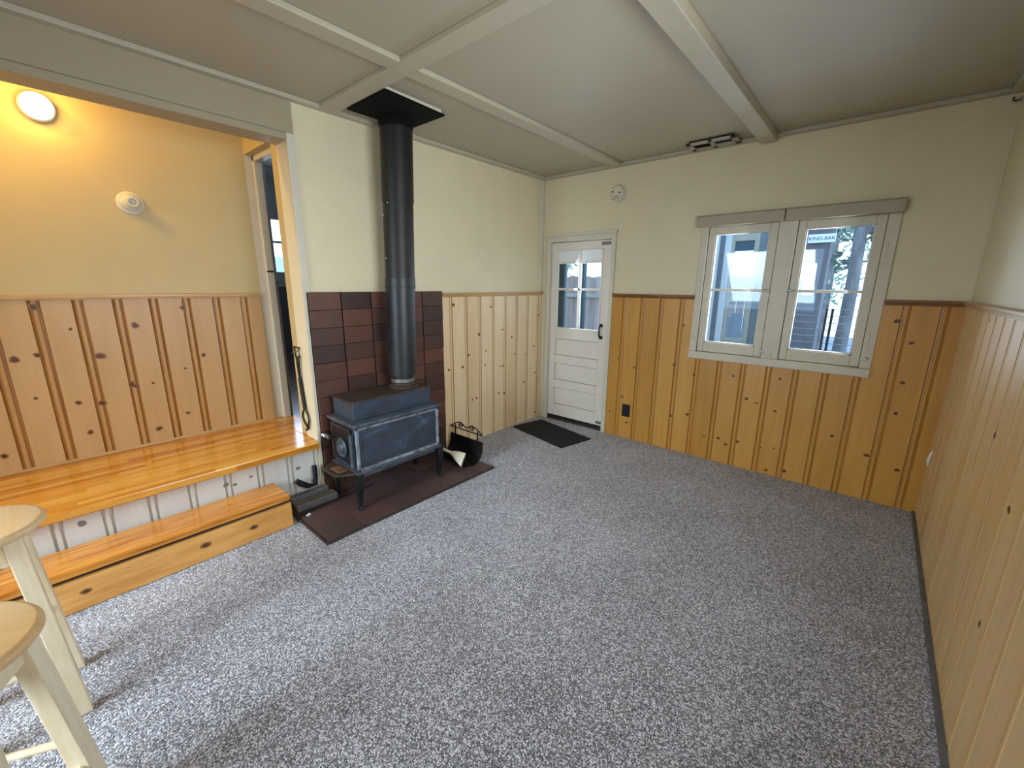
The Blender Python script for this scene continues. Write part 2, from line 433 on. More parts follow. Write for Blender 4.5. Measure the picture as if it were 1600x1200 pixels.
K_LEFT = [(-1.235,1.258,2),(-0.781,1.226,1.2),(-0.938,0.988,2),(-1.071,0.813,1.7),(-0.852,0.828,1),(-0.861,0.693,1),(-1.143,0.715,1.7),(-0.623,1.007,1),(-0.485,0.924,1.4),(-0.439,0.746,1),(-0.266,0.727,1),(-0.643,0.652,1.1),(-0.606,0.652,1.5),(-0.06,1.117,1.6),(-0.124,0.795,1.3),(-0.101,0.508,1.3),(-0.29,0.434,1.4),(-0.672,0.387,1.3),(-0.595,0.374,1.8),(-0.978,0.398,1.4),(-1.032,0.394,1.2),(-0.08,0.06,1.6),(-1.302,0.713,1.5)]
K_RISER = [(-3.593,0.298,2.2),(-3.0,0.274,1.8),(-2.956,0.261,1.2),(-2.595,0.242,1.8),(-2.868,0.281,1)]

def paneling(name, parent, axis, plane, out, u0, u1, z0, z1, joints, mats, knots=(), half=.023, cut=None, label=None):
    """moulded boards; axis 'x'/'y' = direction across the boards, plane = wall surface, out = +1/-1 side of the room;
    mats = [board, edge, bead, halo, knot]; cut = (ua, ub, zmax): lower top between ua and ub"""
    mb = MB(); T = .012
    def P(u, d, z):
        w = plane + out*d
        return (u, w, z) if axis == 'x' else (w, u, z)
    segs = []          # (ua, ub, da, db, mat)
    cur = u0
    for j in sorted(joints):
        if j - half <= u0 or j + half >= u1: continue
        a = j - half
        segs.append((cur, a, T, T, 0))
        g = half*.62
        segs += [(a, a+g*.35, T, T-.007, 1), (a+g*.35, a+g, T-.007, T-.005, 1), (a+g, a+g+.002, T-.005, T-.001, 2),
                 (a+g+.002, j+half-g-.002, T-.001, T-.001, 2), (j+half-g-.002, j+half-g, T-.001, T-.005, 2),
                 (j+half-g, j+half-g*.35, T-.005, T-.007, 1), (j+half-g*.35, j+half, T-.007, T, 1)]
        cur = j + half
    segs.append((cur, u1, T, T, 0))
    def ztop(u):
        if cut and cut[0] - 1e-6 <= u <= cut[1] + 1e-6: return cut[2]
        return z1
    for ua, ub, da, db, mi in segs:
        brk = [ua, ub]
        if cut:
            for c in cut[:2]:
                if ua < c < ub: brk.append(c)
        brk.sort()
        for p, q in zip(brk, brk[1:]):
            if q - p < 1e-6: continue
            fp = (p-ua)/(ub-ua); fq = (q-ua)/(ub-ua)
            dp = da + (db-da)*fp; dq = da + (db-da)*fq
            zt = ztop((p+q)/2)
            mb.add([P(p,dp,z0), P(q,dq,z0), P(q,dq,zt), P(p,dp,zt)], [(0,1,2,3)], mi)
            mb.add([P(p,0,zt), P(q,0,zt), P(q,dq,zt), P(p,dp,zt)], [(0,1,2,3)], mi)
    for u in (u0, u1):
        mb.add([P(u,0,z0), P(u,T,z0), P(u,T,ztop(u)), P(u,0,ztop(u))], [(0,1,2,3)], 0)
    for ku, kz, s in knots:
        if not (u0+.01 < ku < u1-.01 and z0+.01 < kz < z1-.01): continue
        rx, rz = .0098*s**.72, .0082*s**.72
        ph = random.random()*6
        for k, (f, d, mi) in enumerate(((1.0, .0006, 3), (.62, .0010, 4))):
            n = 14; pts = []
            for i in range(n):
                a = 2*PI*i/n
                w = 1 + .12*math.sin(2*a+ph) + .07*math.sin(3*a+ph*2)
                pts.append(P(ku + rx*f*w*math.cos(a), T+d, kz + rz*f*w*math.sin(a)))
            mb.add(pts, [tuple(range(n))], mi)
    o = mb.build(name, mats, parent, recalc=False)
    if label: o['label'] = label
    return o

def cap(name, parent, axis, plane, out, u0, u1, z, mat, depth=.03, h=.034):
    """cap moulding along the top of the boards"""
    prof = [(0, 0), (.020, 0), (.022, h*.45), (depth, h*.55), (depth, h*.9), (depth-.004, h), (0, h)]
    mb = MB(); pts = []
    for d, dz in prof:
        w = plane + out*d
        pts.append((u0, w, z+dz) if axis == 'x' else (w, u0, z+dz))
    mb.extrude(pts, (u1-u0, 0, 0) if axis == 'x' else (0, u1-u0, 0))
    return mb.build(name, mat, parent)

# ------------------------------------------------------------------ the setting
floor = MB().box(-.02, W, YB, 0, -.08, 0).build('floor', M['carpet'])
struct(floor, 'speckled grey loop carpet covering the whole room', 'floor')

mb = MB().box(-.15, W+.15, YB-.15, .15, H, H+.1)
ceiling = struct(mb.build('ceiling', M['ceil']), 'low painted ceiling with flat battens between panels', 'ceiling')
def batten(x0, x1, y0, y1, t=.025, nm='batten'):
    return MB().box(x0, x1, y0, y1, H-t, H).build(nm, M['batten'], ceiling, bevel=.004)
batten(.05, W-.05, -2.268, -2.166, .026)
batten(.76, .86, -2.166, -.05)
batten(.76, .86, YB+.05, -2.268)
batten(1.908, 2.008, -2.166, -.05, .055)
batten(1.908, 2.008, YB+.05, -2.268, .055)
batten(0, .05, YB, 0, .024, 'edge_batten')
batten(W-.05, W, YB, 0, .024, 'edge_batten')
batten(.05, W-.05, -.05, 0, .024, 'edge_batten')

# far wall (door and window wall): openings for door_1 and window_1
DX0, DX1, DZ = .108, .797, 1.845
WX0, WX1, WZ0, WZ1 = 1.60, 2.69, .885, 1.90
mb = MB()
mb.box(-.15, DX0, 0, .15, -.2, H); mb.box(DX0, DX1, 0, .15, DZ, H); mb.box(DX1, WX0, 0, .15, -.2, H)
mb.box(WX0, WX1, 0, .15, -.2, WZ0); mb.box(WX0, WX1, 0, .15, WZ1, H); mb.box(WX1, W+.15, 0, .15, -.2, H)
mb.box(DX0, DX1, .0, .15, -.2, .0)
wall_back = struct(mb.build('wall_back', M['wall']), 'cream upper wall with pine boards below, holding the door and the casement pair', 'wall')
jf = [.957 - .1715 + .1715*k for k in range(14)]
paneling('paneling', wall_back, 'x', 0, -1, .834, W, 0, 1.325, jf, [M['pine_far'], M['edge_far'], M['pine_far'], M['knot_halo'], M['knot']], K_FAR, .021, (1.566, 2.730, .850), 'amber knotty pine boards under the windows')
cap('chair_rail', wall_back, 'x', 0, -1, .834, 1.562, 1.322, M['rail_far'])
cap('chair_rail', wall_back, 'x', 0, -1, 2.735, W, 1.322, M['rail_far'])

# left wall: solid beyond the opening, header above the opening
mb = MB()
mb.box(-.15, 0, OY, 0, -.2, H)
wall_left = struct(mb.build('wall_left', M['wall']), 'cream wall behind the stove with a wide cased opening', 'wall')
header = struct(MB().box(-.15, 0, -5.0, OY, 2.222, H).build('wall_left_header', M['header']), 'beige header over the wide opening to the lamp-lit hall', 'wall')
struct(MB().box(-.15, 0, YB-.15, -5.0, -.2, H).build('wall_left_near', M['wall']), 'cream wall on the left behind the camera', 'wall')
jl = [-1.264 + .17*k for k in range(8)]
paneling('paneling', wall_left, 'y', 0, 1, -1.360, -.012, 0, 1.325, jl, [M['pine_left'], M['edge_left'], M['pine_left'], M['knot_halo'], M['knot']], K_LEFT, .017, None, 'pale knotty pine boards beside the stove')
cap('chair_rail', wall_left, 'y', 0, 1, -1.360, -.001, 1.322, M['rail_left'])
mb = MB(); mb.box(0, .010, -5.0, OY, 2.222, 2.258); mb.build('opening_casing', M['header'], header, bevel=.003)
MB().box(0, .010, OY, -2.412, .40, 2.258).build('opening_casing', M['trim'], wall_left, bevel=.003)
MB().box(0, .005, -5.0, -2.412, 2.262, H-.024).build('header_panel', M['header'], header)
MB().box(0, .018, -.045, -.0, 1.36, H-.024).build('corner_trim', M['trim'], wall_left, bevel=.004)

# right wall with an unseen window, added for the light it gives
RW = (-3.20, -2.02, .95, 2.10)
mb = MB()
mb.box(W, W+.15, RW[1], 0, -.2, H); mb.box(W, W+.15, YB-.15, RW[0], -.2, H)
mb.box(W, W+.15, RW[0], RW[1], -.2, RW[2]); mb.box(W, W+.15, RW[0], RW[1], RW[3], H)
wall_right = struct(mb.build('wall_right', M['wall']), 'cream wall with faded pine boards along the right side', 'wall')
jr = [-1.25 + .17*k for k in range(-18, 8)]
paneling('paneling', wall_right, 'y', W, -1, -3.6, -.013, 0, 1.325, jr, [M['pine_right'], M['edge_right'], M['pine_right'], M['knot_halo'], M['knot']], K_RIGHT, .017, (RW[0]-.07, RW[1]+.07, RW[2]-.07), 'faded pine boards')
cap('chair_rail', wall_right, 'y', W, -1, RW[1]+.065, -.001, 1.322, M['rail_left'])
w2 = empty('added_window_2', (W, -2.6, .95), 'white sash window added for its daylight in the right wall, out of view', 'window', None, 'structure')
mb = MB()
for a, c in ((RW[0]-.06, RW[0]+.03), (RW[1]-.03, RW[1]+.06), (-2.63, -2.59)): mb.box(W-.015, W+.05, a, c, RW[2]-.05, RW[3]+.05)
mb.box(W-.015, W+.05, RW[0], RW[1], RW[2]-.06, RW[2]+.03); mb.box(W-.015, W+.05, RW[0], RW[1], RW[3]-.03, RW[3]+.06)
mb.build('window_frame', M['winw'], w2)
MB().box(W+.06, W+.064, RW[0], RW[1], RW[2], RW[3]).build('pane', M['glass'], w2)

MB_=MB().box(W-.030, W-.0125, -3.6, -.03, 0, .016).build('baseboard_right', M['stone']); struct(MB_, 'low grey strip along the foot of the right wall', 'baseboard')
# wall behind the camera with an added window that brings in fill light
FW = (.15, 1.8, .95, 2.15)
mb = MB()
mb.box(-.15, FW[0], YB-.15, YB, -.2, H); mb.box(FW[1], W+.15, YB-.15, YB, -.2, H)
mb.box(FW[0], FW[1], YB-.15, YB, -.2, FW[2]); mb.box(FW[0], FW[1], YB-.15, YB, FW[3], H)
struct(mb.build('wall_front', M['wall']), 'cream wall behind the camera', 'wall')
w3 = empty('added_window_3', (.97, YB, .95), 'white window added for its daylight in the wall behind the camera', 'window', None, 'structure')
mb = MB()
for a, c in ((FW[0]-.06, FW[0]+.03), (FW[1]-.03, FW[1]+.06), (.95, 1.0)): mb.box(a, c, YB-.05, YB+.015, FW[2]-.05, FW[3]+.05)
mb.box(FW[0], FW[1], YB-.05, YB+.015, FW[2]-.06, FW[2]+.03); mb.box(FW[0], FW[1], YB-.05, YB+.015, FW[3]-.03, FW[3]+.06)
mb.build('window_frame', M['winw'], w3)
MB().box(FW[0], FW[1], YB-.064, YB-.06, FW[2], FW[3]).build('pane', M['glass'], w3)

# raised hall behind the opening
mb = MB(); mb.box(AX-.12, AX, -5.3, -2.443, -.2, 2.75)
wall_hall = struct(mb.build('wall_hall', M['wall_hall']), 'lamp-lit back wall of the raised hall, cream above bleached pine boards', 'wall')
ja = [-2.73 + .1665*k for k in range(-14, 3)]
paneling('paneling', wall_hall, 'y', AX, 1, -5.1, -2.455, PZ, 1.328, ja, [M['pine_alc'], M['edge_alc'], M['bead_alc'], M['knot_halo'], M['knot']], K_ALC, .024, None, 'bleached knotty pine boards with orange moulded edges')
cap('chair_rail', wall_hall, 'y', AX, 1, -5.1, -2.455, 1.325, M['rail_left'], .022, .03)
mb = MB()
mb.box(AX-.12, -.15, -2.443, -2.33, 2.272, 2.75)          # wall over the bedroom doorway
mb.box(-.26, -.15, -2.443, -2.33, PZ, 2.272)
struct(mb.build('wall_hall_end', M['wall_hall']), 'narrow end wall of the raised hall above the bedroom doorway', 'wall')
struct(MB().box(AX-.12, .0, -5.3, -2.443, 2.65, 2.75).build('ceiling_hall', M['wall']), 'ceiling of the raised hall', 'ceiling')
struct(MB().box(AX-.12, -.15, -5.45, -5.3, -.2, 2.75).build('wall_hall_near', M['wall']), 'near end wall of the raised hall', 'wall')
# bedroom doorway
d2 = empty('door_2', (-.47, -2.40, PZ), 'white cased bedroom doorway at the end of the raised hall', 'doorway', None, 'structure')
mb = MB(); mb.box(AX-.1, AX, -2.443, -2.395, PZ, 2.272)
mb.build('jamb', M['trim'], d2)
mb = MB(); mb.box(AX-.12, AX+.032, -2.395, -2.345, PZ, 2.272); mb.box(AX, -.26, -2.395, -2.345, 2.236, 2.272)
mb.build('door_frame', M['trim'], d2, bevel=.004)
mb = MB(); mb.box(AX-.10, AX+.018, -2.345, -2.325, PZ, 2.25); mb.build('door_stop', M['room_grey'], d2)
MB().box(AX+.030, AX+.034, -2.394, -2.350, 1.50, 1.512).build('latch', M['iron_dark'], d2)
# bedroom beyond
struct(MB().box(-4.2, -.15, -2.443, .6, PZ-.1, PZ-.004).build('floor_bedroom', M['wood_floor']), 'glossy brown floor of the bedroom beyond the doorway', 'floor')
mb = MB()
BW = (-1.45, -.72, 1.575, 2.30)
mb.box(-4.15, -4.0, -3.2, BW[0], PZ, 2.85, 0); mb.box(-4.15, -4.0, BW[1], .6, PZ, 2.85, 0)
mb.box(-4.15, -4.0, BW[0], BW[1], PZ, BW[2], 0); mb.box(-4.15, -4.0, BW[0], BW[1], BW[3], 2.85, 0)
wall_bed = struct(mb.build('wall_bedroom', M['room_grey']), 'grey far wall of the bedroom above dark boards', 'wall')
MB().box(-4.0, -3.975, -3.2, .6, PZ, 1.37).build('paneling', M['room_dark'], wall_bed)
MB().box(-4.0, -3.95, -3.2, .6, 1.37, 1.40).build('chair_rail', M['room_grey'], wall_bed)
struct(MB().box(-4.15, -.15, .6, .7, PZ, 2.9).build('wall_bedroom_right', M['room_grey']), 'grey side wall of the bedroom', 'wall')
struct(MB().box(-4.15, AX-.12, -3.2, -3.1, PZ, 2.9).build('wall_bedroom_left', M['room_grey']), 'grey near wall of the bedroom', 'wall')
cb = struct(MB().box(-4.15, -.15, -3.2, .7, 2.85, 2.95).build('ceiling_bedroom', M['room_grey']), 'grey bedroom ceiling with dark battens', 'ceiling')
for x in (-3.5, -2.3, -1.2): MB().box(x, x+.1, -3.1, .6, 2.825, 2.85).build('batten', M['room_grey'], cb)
wb = empty('window_4', (-4.0, -1.1, 1.57), 'bright bedroom window seen through the narrow doorway', 'window', None, 'structure')
mb = MB(); mb.box(-4.05, -3.98, BW[0]-.05, BW[0], BW[2]-.05, BW[3]+.05); mb.box(-4.05, -3.98, BW[1], BW[1]+.05, BW[2]-.05, BW[3]+.05)
mb.box(-4.05, -3.98, BW[0], BW[1], BW[2]-.05, BW[2]); mb.box(-4.05, -3.98, BW[0], BW[1], BW[3], BW[3]+.05); mb.box(-4.05, -4.02, BW[0], BW[1], 1.98, 2.01)
mb.build('window_frame', M['room_grey'], wb)
MB().box(-4.06, -4.056, BW[0], BW[1], BW[2], BW[3]).build('pane', M['glass'], wb)

# ------------------------------------------------------------------ door_1
d1 = empty('door_1', (.45, 0, 0), 'white panelled front door with a four-light window and black pull handle', 'door', None, 'structure')
mb = MB()
mb.box(.070, .112, -.022, 0, 0, 1.845); mb.box(.792, .833, -.022, 0, 0, 1.845); mb.box(.070, .833, -.022, 0, 1.838, 1.890)
mb.box(.062, .842, -.028, 0, 1.890, 1.916)
mb.build('door_casing', M['trim'], d1, bevel=.004)
mb = MB(); mb.box(DX0, .116, .0, .15, 0, DZ); mb.box(.790, DX1, 0, .15, 0, DZ); mb.box(.116, .790, 0, .15, 1.838, DZ); mb.build('door_jamb', M['trim'], d1)
# leaf with openings: stiles, rails, recessed panels
GX0, GX1, GZ0, GZ1 = .190, .700, .990, 1.762
lx0, lx1, lz0, lz1 = .118, .788, .045, 1.834
mb = MB(); ya, yb = .006, .044
mb.box(lx0, GX0, ya, yb, lz0, lz1); mb.box(GX1, lx1, ya, yb, lz0, lz1); mb.box(GX0, GX1, ya, yb, GZ1, lz1)
PX0, PX1 = .205, .690
rails = [.045, .165, .375, .44, .62, .69, .862, .990]   # rail/panel boundaries upwards
for a, c in ((.045,.180), (.362,.448), (.625,.712), (.885,.990)): mb.box(GX0, GX1, ya, yb, a, c)
mb.build('door_leaf', M['doorw'], d1, bevel=.003)
mb = MB()
for a, c in ((.180,.362), (.448,.625), (.712,.885)): mb.box(GX0+.004, GX1-.004, ya+.009, yb-.012, a+.004, c-.004)
mb.build('door_panel', M['doorw'], d1, bevel=.003)
MB().box(GX0, GX1, yb-.010, yb-.003, .18, .885).build('door_backing', M['doorw'], d1)
mb = MB()
mb.box(GX0, GX0+.012, ya-.004, ya+.02, GZ0, GZ1); mb.box(GX1-.012, GX1, ya-.004, ya+.02, GZ0, GZ1)
mb.box(GX0, GX1, ya-.004, ya+.02, GZ0, GZ0+.012); mb.box(GX0, GX1, ya-.004, ya+.02, GZ1-.012, GZ1)
mb.box(.440, .462, ya, yb-.005, GZ0, GZ1); mb.box(GX0, GX1, ya, yb-.005, 1.376, 1.398)
mb.build('muntin', M['doorw'], d1, bevel=.002)
MB().box(GX0, GX1, .026, .029, GZ0, GZ1).build('pane', M['glass'], d1)
mb = MB().box(GX0+.012, GX1-.012, .012, .018, 1.650, GZ1-.012); mb.build('window_shade', M['shade'], d1)
MB().box(GX0+.010, GX1-.010, .004, .020, 1.632, 1.652).build('shade_rail', M['doorw'], d1, bevel=.003)
h = MB(); h.tube([(.720,.004,1.055),(.722,-.030,1.045),(.722,-.034,1.0),(.724,-.034,.965),(.724,-.030,.945),(.726,.004,.935)], .0075, 8)
h.box(.706,.736,-.004,.006,1.038,1.068); h.box(.710,.740,-.004,.006,.922,.952)
h.build('door_handle', M['black'], d1, smooth=True)
MB().box(.690,.775,-.016,.006,1.790,1.816).build('latch', M['grey_metal'], d1, bevel=.005)
MB().box(.725,.780,-.012,.006,.072,.098).build('door_stop', M['grey_metal'], d1, bevel=.004)
for z in (1.60, .24): MB().box(.110,.122,-.026,.0,z-.035,z+.035).build('hinge', M['trim'], d1, bevel=.003)
MB().box(.116, .790, .0, .15, 0, .022).build('threshold', M['rust'], d1)
MB().box(lx0+.004, lx1-.004, .002, .03, .022, .052).build('door_sweep', M['iron_dark'], d1)
mb = MB(); mb.box(.116, .215, .10, .13, .03, 1.83); mb.box(.70, .79, .10, .13, .03, 1.83); mb.box(.20, .71, .10, .13, .03, .85)
mb.build('screen_door_frame', M['teal'], d1)

# ------------------------------------------------------------------ window_1 : pair of casements
w1 = empty('window_1', (2.147, 0, .85), 'pair of old white casement windows with taupe headrails, in the far wall', 'window', None, 'structure')
mb = MB(); D = -.020
mb.box(1.564, 1.618, D, 0, .905, 1.945); mb.box(2.668, 2.731, D, 0, .905, 1.945); mb.box(1.564, 2.731, D, 0, 1.878, 1.945)
mb.box(2.090, 2.200, D, 0, .905, 1.88)
mb.build('window_casing', M['winw'], w1, bevel=.005)
MB().box(1.562, 2.733, D-.012, 0, .847, .906).build('window_sill', M['winw'], w1, bevel=.007)
mb = MB()
mb.box(WX0, WX0+.035, .036, .15, WZ0, WZ1); mb.box(WX1-.038, WX1, .036, .15, WZ0, WZ1); mb.box(2.09, 2.20, .036, .15, WZ0, WZ1)
mb.box(WX0, WX1, .036, .15, WZ0, WZ0+.022); mb.box(WX0, WX1, .036, .15, WZ1-.045, WZ1)
mb.build('window_jamb', M['teal'], w1)
for gx0, gx1, sx0, sx1 in ((1.668, 2.036, 1.621, 2.086), (2.250, 2.616, 2.204, 2.666)):
    mb = MB(); z0, z1, g0, g1 = .909, 1.874, .984, 1.812
    mb.box(sx0, gx0, -.006, .034, z0, z1); mb.box(gx1, sx1, -.006, .034, z0, z1)
    mb.box(gx0, gx1, -.006, .034, z0, g0); mb.box(gx0, gx1, -.006, .034, g1, z1)
    sash = mb.build('sash', M['winw'], w1, bevel=.004)
    MB().box(gx0, gx1, -.002, .026, 1.391, 1.411).build('muntin', M['doorw'], sash, bevel=.003)
    MB().box(gx0, gx1, .016, .019, g0, g1).build('pane', M['glass'], sash)
    mb = MB(); mb.box(gx0, gx0+.008, .004, .03, g0, g1); mb.box(gx1-.008, gx1, .004, .03, g0, g1); mb.box(gx0, gx1, .004, .03, g0, g0+.010)
    mb.build('glazing_bead', M['doorw'], sash)
for x0, x1 in ((1.534, 2.122), (2.128, 2.737)):
    mb = MB(); mb.box(x0, x1, -.075, -.0205, 1.872, 1.946); mb.box(x0, x1, -.080, -.0205, 1.946, 1.953)
    mb.build('headrail', M['valance'], w1, bevel=.004)
mb = MB(); mb.box(2.048, 2.094, -.030, -.006, 1.395, 1.410); mb.build('catch', M['grey_metal'], w1, bevel=.003)
mb = MB(); mb.box(2.196, 2.240, -.030, -.006, 1.395, 1.410); mb.build('catch', M['grey_metal'], w1, bevel=.003)
for x, z in ((2.094, .955), (2.145, .935), (2.692, .975), (1.590, 1.02)):
    MB().lathe([(.006,0),(.006,-.01),(.012,-.014),(.012,-.022),(.006,-.027)], (x, -.02, z), 'y', 12).build('knob', M['trim'], w1, smooth=True)
for x, z in ((2.690, 1.66), (2.690, 1.10)):
    MB().box(x-.012, x+.004, -.026, -.018, z-.05, z+.05).build('hinge', M['winw'], w1, bevel=.002)

# ------------------------------------------------------------------ things on walls and ceiling
t = empty('smoke_detector', (.820, 0, 2.213), 'round off-white smoke detector on the cream wall above the front door', 'smoke detector')
MB().lathe([(.074,0),(.074,-.012),(.070,-.016)], (.82,0,2.213), 'y', 32).build('base_ring', M['cream_plastic'], t, smooth=True)
MB().lathe([(.066,-.014),(.066,-.030),(.058,-.040),(.02,-.043),(.0,-.043)], (.82,0,2.213), 'y', 32, cap=False).build('cover', M['cream_plastic'], t, smooth=True)
for dx, dz in ((-.036, .012), (.030, .0)):
    MB().lathe([(.007,-.037),(.007,-.045)], (.82+dx,0,2.213+dz), 'y', 10).build('sensor_hole', M['dark'], t)
mb = MB()
for k in range(3): mb.box(.785, .845, -.0435, -.041, 2.186-.012*k, 2.190-.012*k)
mb.build('slot', M['grey_metal'], t)

t = empty('ceiling_vent', (1.61, -.14, H), 'rectangular white air vent in the ceiling above the windows', 'air vent')
vx0, vx1, vy0, vy1 = 1.455, 1.785, -.225, -.055
mb = MB(); z0, z1 = H-.028, H-.012
mb.box(vx0, vx1, vy0, vy0+.03, z0, z1); mb.box(vx0, vx1, vy1-.045, vy1, z0, z1); mb.box(vx0, vx0+.035, vy0, vy1, z0, z1); mb.box(vx1-.035, vx1, vy0, vy1, z0, z1); mb.box(1.605, 1.635, vy0, vy1, z0, z1)
mb.build('frame', M['vent'], t, bevel=.003)
MB().box(vx0+.02, vx1-.02, vy0+.01, vy1-.02, z1, H).build('duct_collar', M['dark'], t)
mb = MB()
for k in range(5):
    y = vy0+.035+.02*k
    mb.hexa([(vx0+.03,y,z0+.004),(1.61,y,z0+.004),(1.61,y+.002,z0+.004),(vx0+.03,y+.002,z0+.004),(vx0+.03,y+.015,z1),(1.61,y+.015,z1),(1.61,y+.017,z1),(vx0+.03,y+.017,z1)])
mb.build('louvre', M['rust'], t)
MB().lathe([(.006,0),(.006,-.004)], (vx1-.016,-.14,z0), 'z', 10).build('screw', M['iron_dark'], t)

t = empty('hall_lamp', (AX, -3.383, 2.292), 'lit round flush lamp high on the hall wall', 'lamp')
MB().lathe([(.068,0),(.068,.018),(.062,.024)], (AX,-3.383,2.292), 'x', 32).build('base_ring', M['cream_plastic'], t, smooth=True)
MB().lathe([(.060,.020),(.060,.044),(.054,.066),(.038,.082),(.018,.089),(.0,.090)], (AX,-3.383,2.292), 'x', 32, cap=False).build('lamp_dome', M['lamp'], t, smooth=True)
pl = bpy.data.lights.new('hall_lamp_light', 'POINT'); pl.energy = 3.4; pl.color = (1.0, .62, .14); pl.shadow_soft_size = .03
plo = bpy.data.objects.new('hall_lamp_light', pl); COL.objects.link(plo); plo.location = (AX+.155, -3.383, 2.292)
pl2 = bpy.data.lights.new('added_hall_light', 'POINT'); pl2.energy = 27; pl2.color = (1.0, .64, .16); pl2.shadow_soft_size = .02  # unseen lamp without a fixture, added for hall glow and lampholder shadow
plo2 = bpy.data.objects.new('added_hall_light', pl2); COL.objects.link(plo2); plo2.location = (AX+.46, -3.9, 2.58)

t = empty('lampholder', (AX, -3.083, 1.875), 'unlit round cream lampholder jutting from the hall wall, casting a long shadow', 'lampholder')
MB().lathe([(.064,0),(.064,.006),(.056,.012),(.050,.014)], (AX,-3.083,1.875), 'x', 32).build('base_plate', M['cream_plastic'], t, smooth=True)
MB().lathe([(.050,.012),(.046,.026),(.034,.038),(.030,.042)], (AX,-3.083,1.875), 'x', 32).build('collar', M['cream_plastic'], t, smooth=True)
MB().lathe([(.029,.036),(.030,.074),(.027,.078),(.019,.078),(.017,.060),(.006,.058),(.006,.066),(.0,.066)], (AX,-3.083,1.875), 'x', 28, cap=False).build('socket', M['cream_plastic'], t, smooth=True)

t = empty('power_outlet', (1.045, -.012, .275), 'black power outlet low on the pine boards right of the front door', 'outlet')
MB().box(1.005, 1.085, -.020, -.012, .215, .335).build('cover_plate', M['black'], t, bevel=.003)
for z in (.252, .298): MB().lathe([(.016,0),(.016,-.004)], (1.045,-.020,z), 'y', 14).build('socket', M['dark'], t)

t = empty('wall_hook', (W-.012, -.02, 2.38), 'small dark hook in the top right corner of the room', 'hook')
MB().lathe([(.012,0),(.010,-.006),(.004,-.010)], (W-.006,-.022,2.39), 'x', 12).build('rosette', M['grey_metal'], t, smooth=True)
MB().tube([(W-.010,-.022,2.39),(W-.03,-.022,2.385),(W-.038,-.022,2.395),(W-.034,-.022,2.405)], .004, 8).build('hook_arm', M['black'], t, smooth=True)

t = empty('wall_peg', (3.09, -.13, .42), 'slim whitish peg on the faded boards low in the right corner', 'peg')
mb = MB().tube([(3.095,-.143,.47),(3.088,-.143,.44),(3.085,-.142,.41),(3.088,-.142,.375)], [.006,.008,.009,.006], 8)
mb.build('peg_body', M['cream_plastic'], t, smooth=True)

# ------------------------------------------------------------------ platform and step
t = empty('hall_platform', (0, -3.7, PZ), 'glossy butcher-block platform forming the raised hall floor', 'platform')
MB().box(AX, .040, -5.2, -2.462, PZ-.042, PZ).build('butcher_block', M['block'], t, bevel=.006)
MB().box(AX, -.002, -2.462, -2.33, PZ-.042, PZ).build('butcher_block_end', M['block'], t)
MB().box(AX+.001, AX+.022, -5.2, -2.455, PZ, PZ+.018).build('back_strip', M['rail_left'], t, bevel=.004)
jz = [-3.501 + .172*k for k in range(-9, 7)]
r_ = paneling('riser', t, 'y', -.022, 1, -5.2, -2.437, 0, PZ-.042, jz, [M['riser'], M['riser_edge'], M['riser'], M['riser_knot'], M['riser_knot']], K_RISER, .022, None, 'white-washed pine boards under the block')
MB().box(-.14, -.022, -5.2, -2.46, -.05, PZ-.042).build('support', M['riser'], t)

st = empty('entry_step', (.12, -3.3, 0), 'varnished pine box step below the raised platform', 'step')
ye, yl = -2.752, -4.25
MB().box(.005, .250, yl, ye, .172, .205).build('tread', M['tread'], st, bevel=.007, seg=3)
mb = MB().box(.222, .244, yl, ye, .004, .152)
for ky, kz, ks in ((-3.186,.088,2.4),(-2.959,.086,1.9),(-3.633,.085,1.6)):
    for f, d, mi in ((1,.0005,1),(.55,.0009,2)):
        mb.add([(.244+d, ky+.016*ks**.6*f*math.cos(2*PI*i/14), kz+.010*ks**.5*f*math.sin(2*PI*i/14)) for i in range(14)], [tuple(range(14))], mi)
mb.build('front_board', [M['step_front'], M['knot_halo'], M['knot']], st, recalc=False)
MB().box(.218, .226, yl+.01, ye-.004, .150, .174).build('dark_gap', M['rust'], st)
MB().box(.005, .222, ye-.022, ye-.002, .004, .172).build('end_board', M['step_front'], st, bevel=.003)
MB().box(.005, .222, yl+.002, yl+.022, .004, .172).build('end_board', M['step_front'], st, bevel=.003)

# ------------------------------------------------------------------ hearth
t = empty('brick_panel', (.0, -1.9, 0), 'brown brick heat shield on the wall behind the stove', 'brick panel')
mb = MB()
ys = [-2.437, -2.221, -2.003, -1.785, -1.567, -1.362]
rows = 12; zh = 1.372/rows
for c in range(5):
    for r0 in range(rows):
        ja_ = random.uniform(-.0012, .0012)
        mb.box(.004, .030 + random.uniform(-.003, .003), ys[c]+.005, ys[c+1]-.005, .002+r0*zh, (r0+1)*zh-.0002+ja_)
mb.build('bricks', M['brick'], t, bevel=.0014)
MB().box(.001, .018, ys[0]+.002, ys[-1]-.002, .002, 1.368).build('mortar', M['grout'], t)

t = empty('hearth_pad', (.3, -2.0, 0), 'dark red-brown hearth pad under the stove', 'hearth')
mb = MB()
yy = -2.70
nrow = 6; yl_ = (2.70-1.355)/nrow
for i in range(nrow):
    for j in range(3):
        x0 = .0325 + .1825*j
        mb.box(x0+.001, x0+.1815, yy+i*yl_+.001, yy+(i+1)*yl_-.001, .001, .018 + random.uniform(-.0008,.0008))
mb.build('pad_bricks', M['hearth'], t, bevel=.002)
mb = MB(); mb.box(.578, .592, -2.705, -1.352, .001, .016); mb.box(.0325, .592, -2.714, -2.702, .001, .016)
mb.build('pad_edging', M['rust'], t, bevel=.003)
HZ = .019

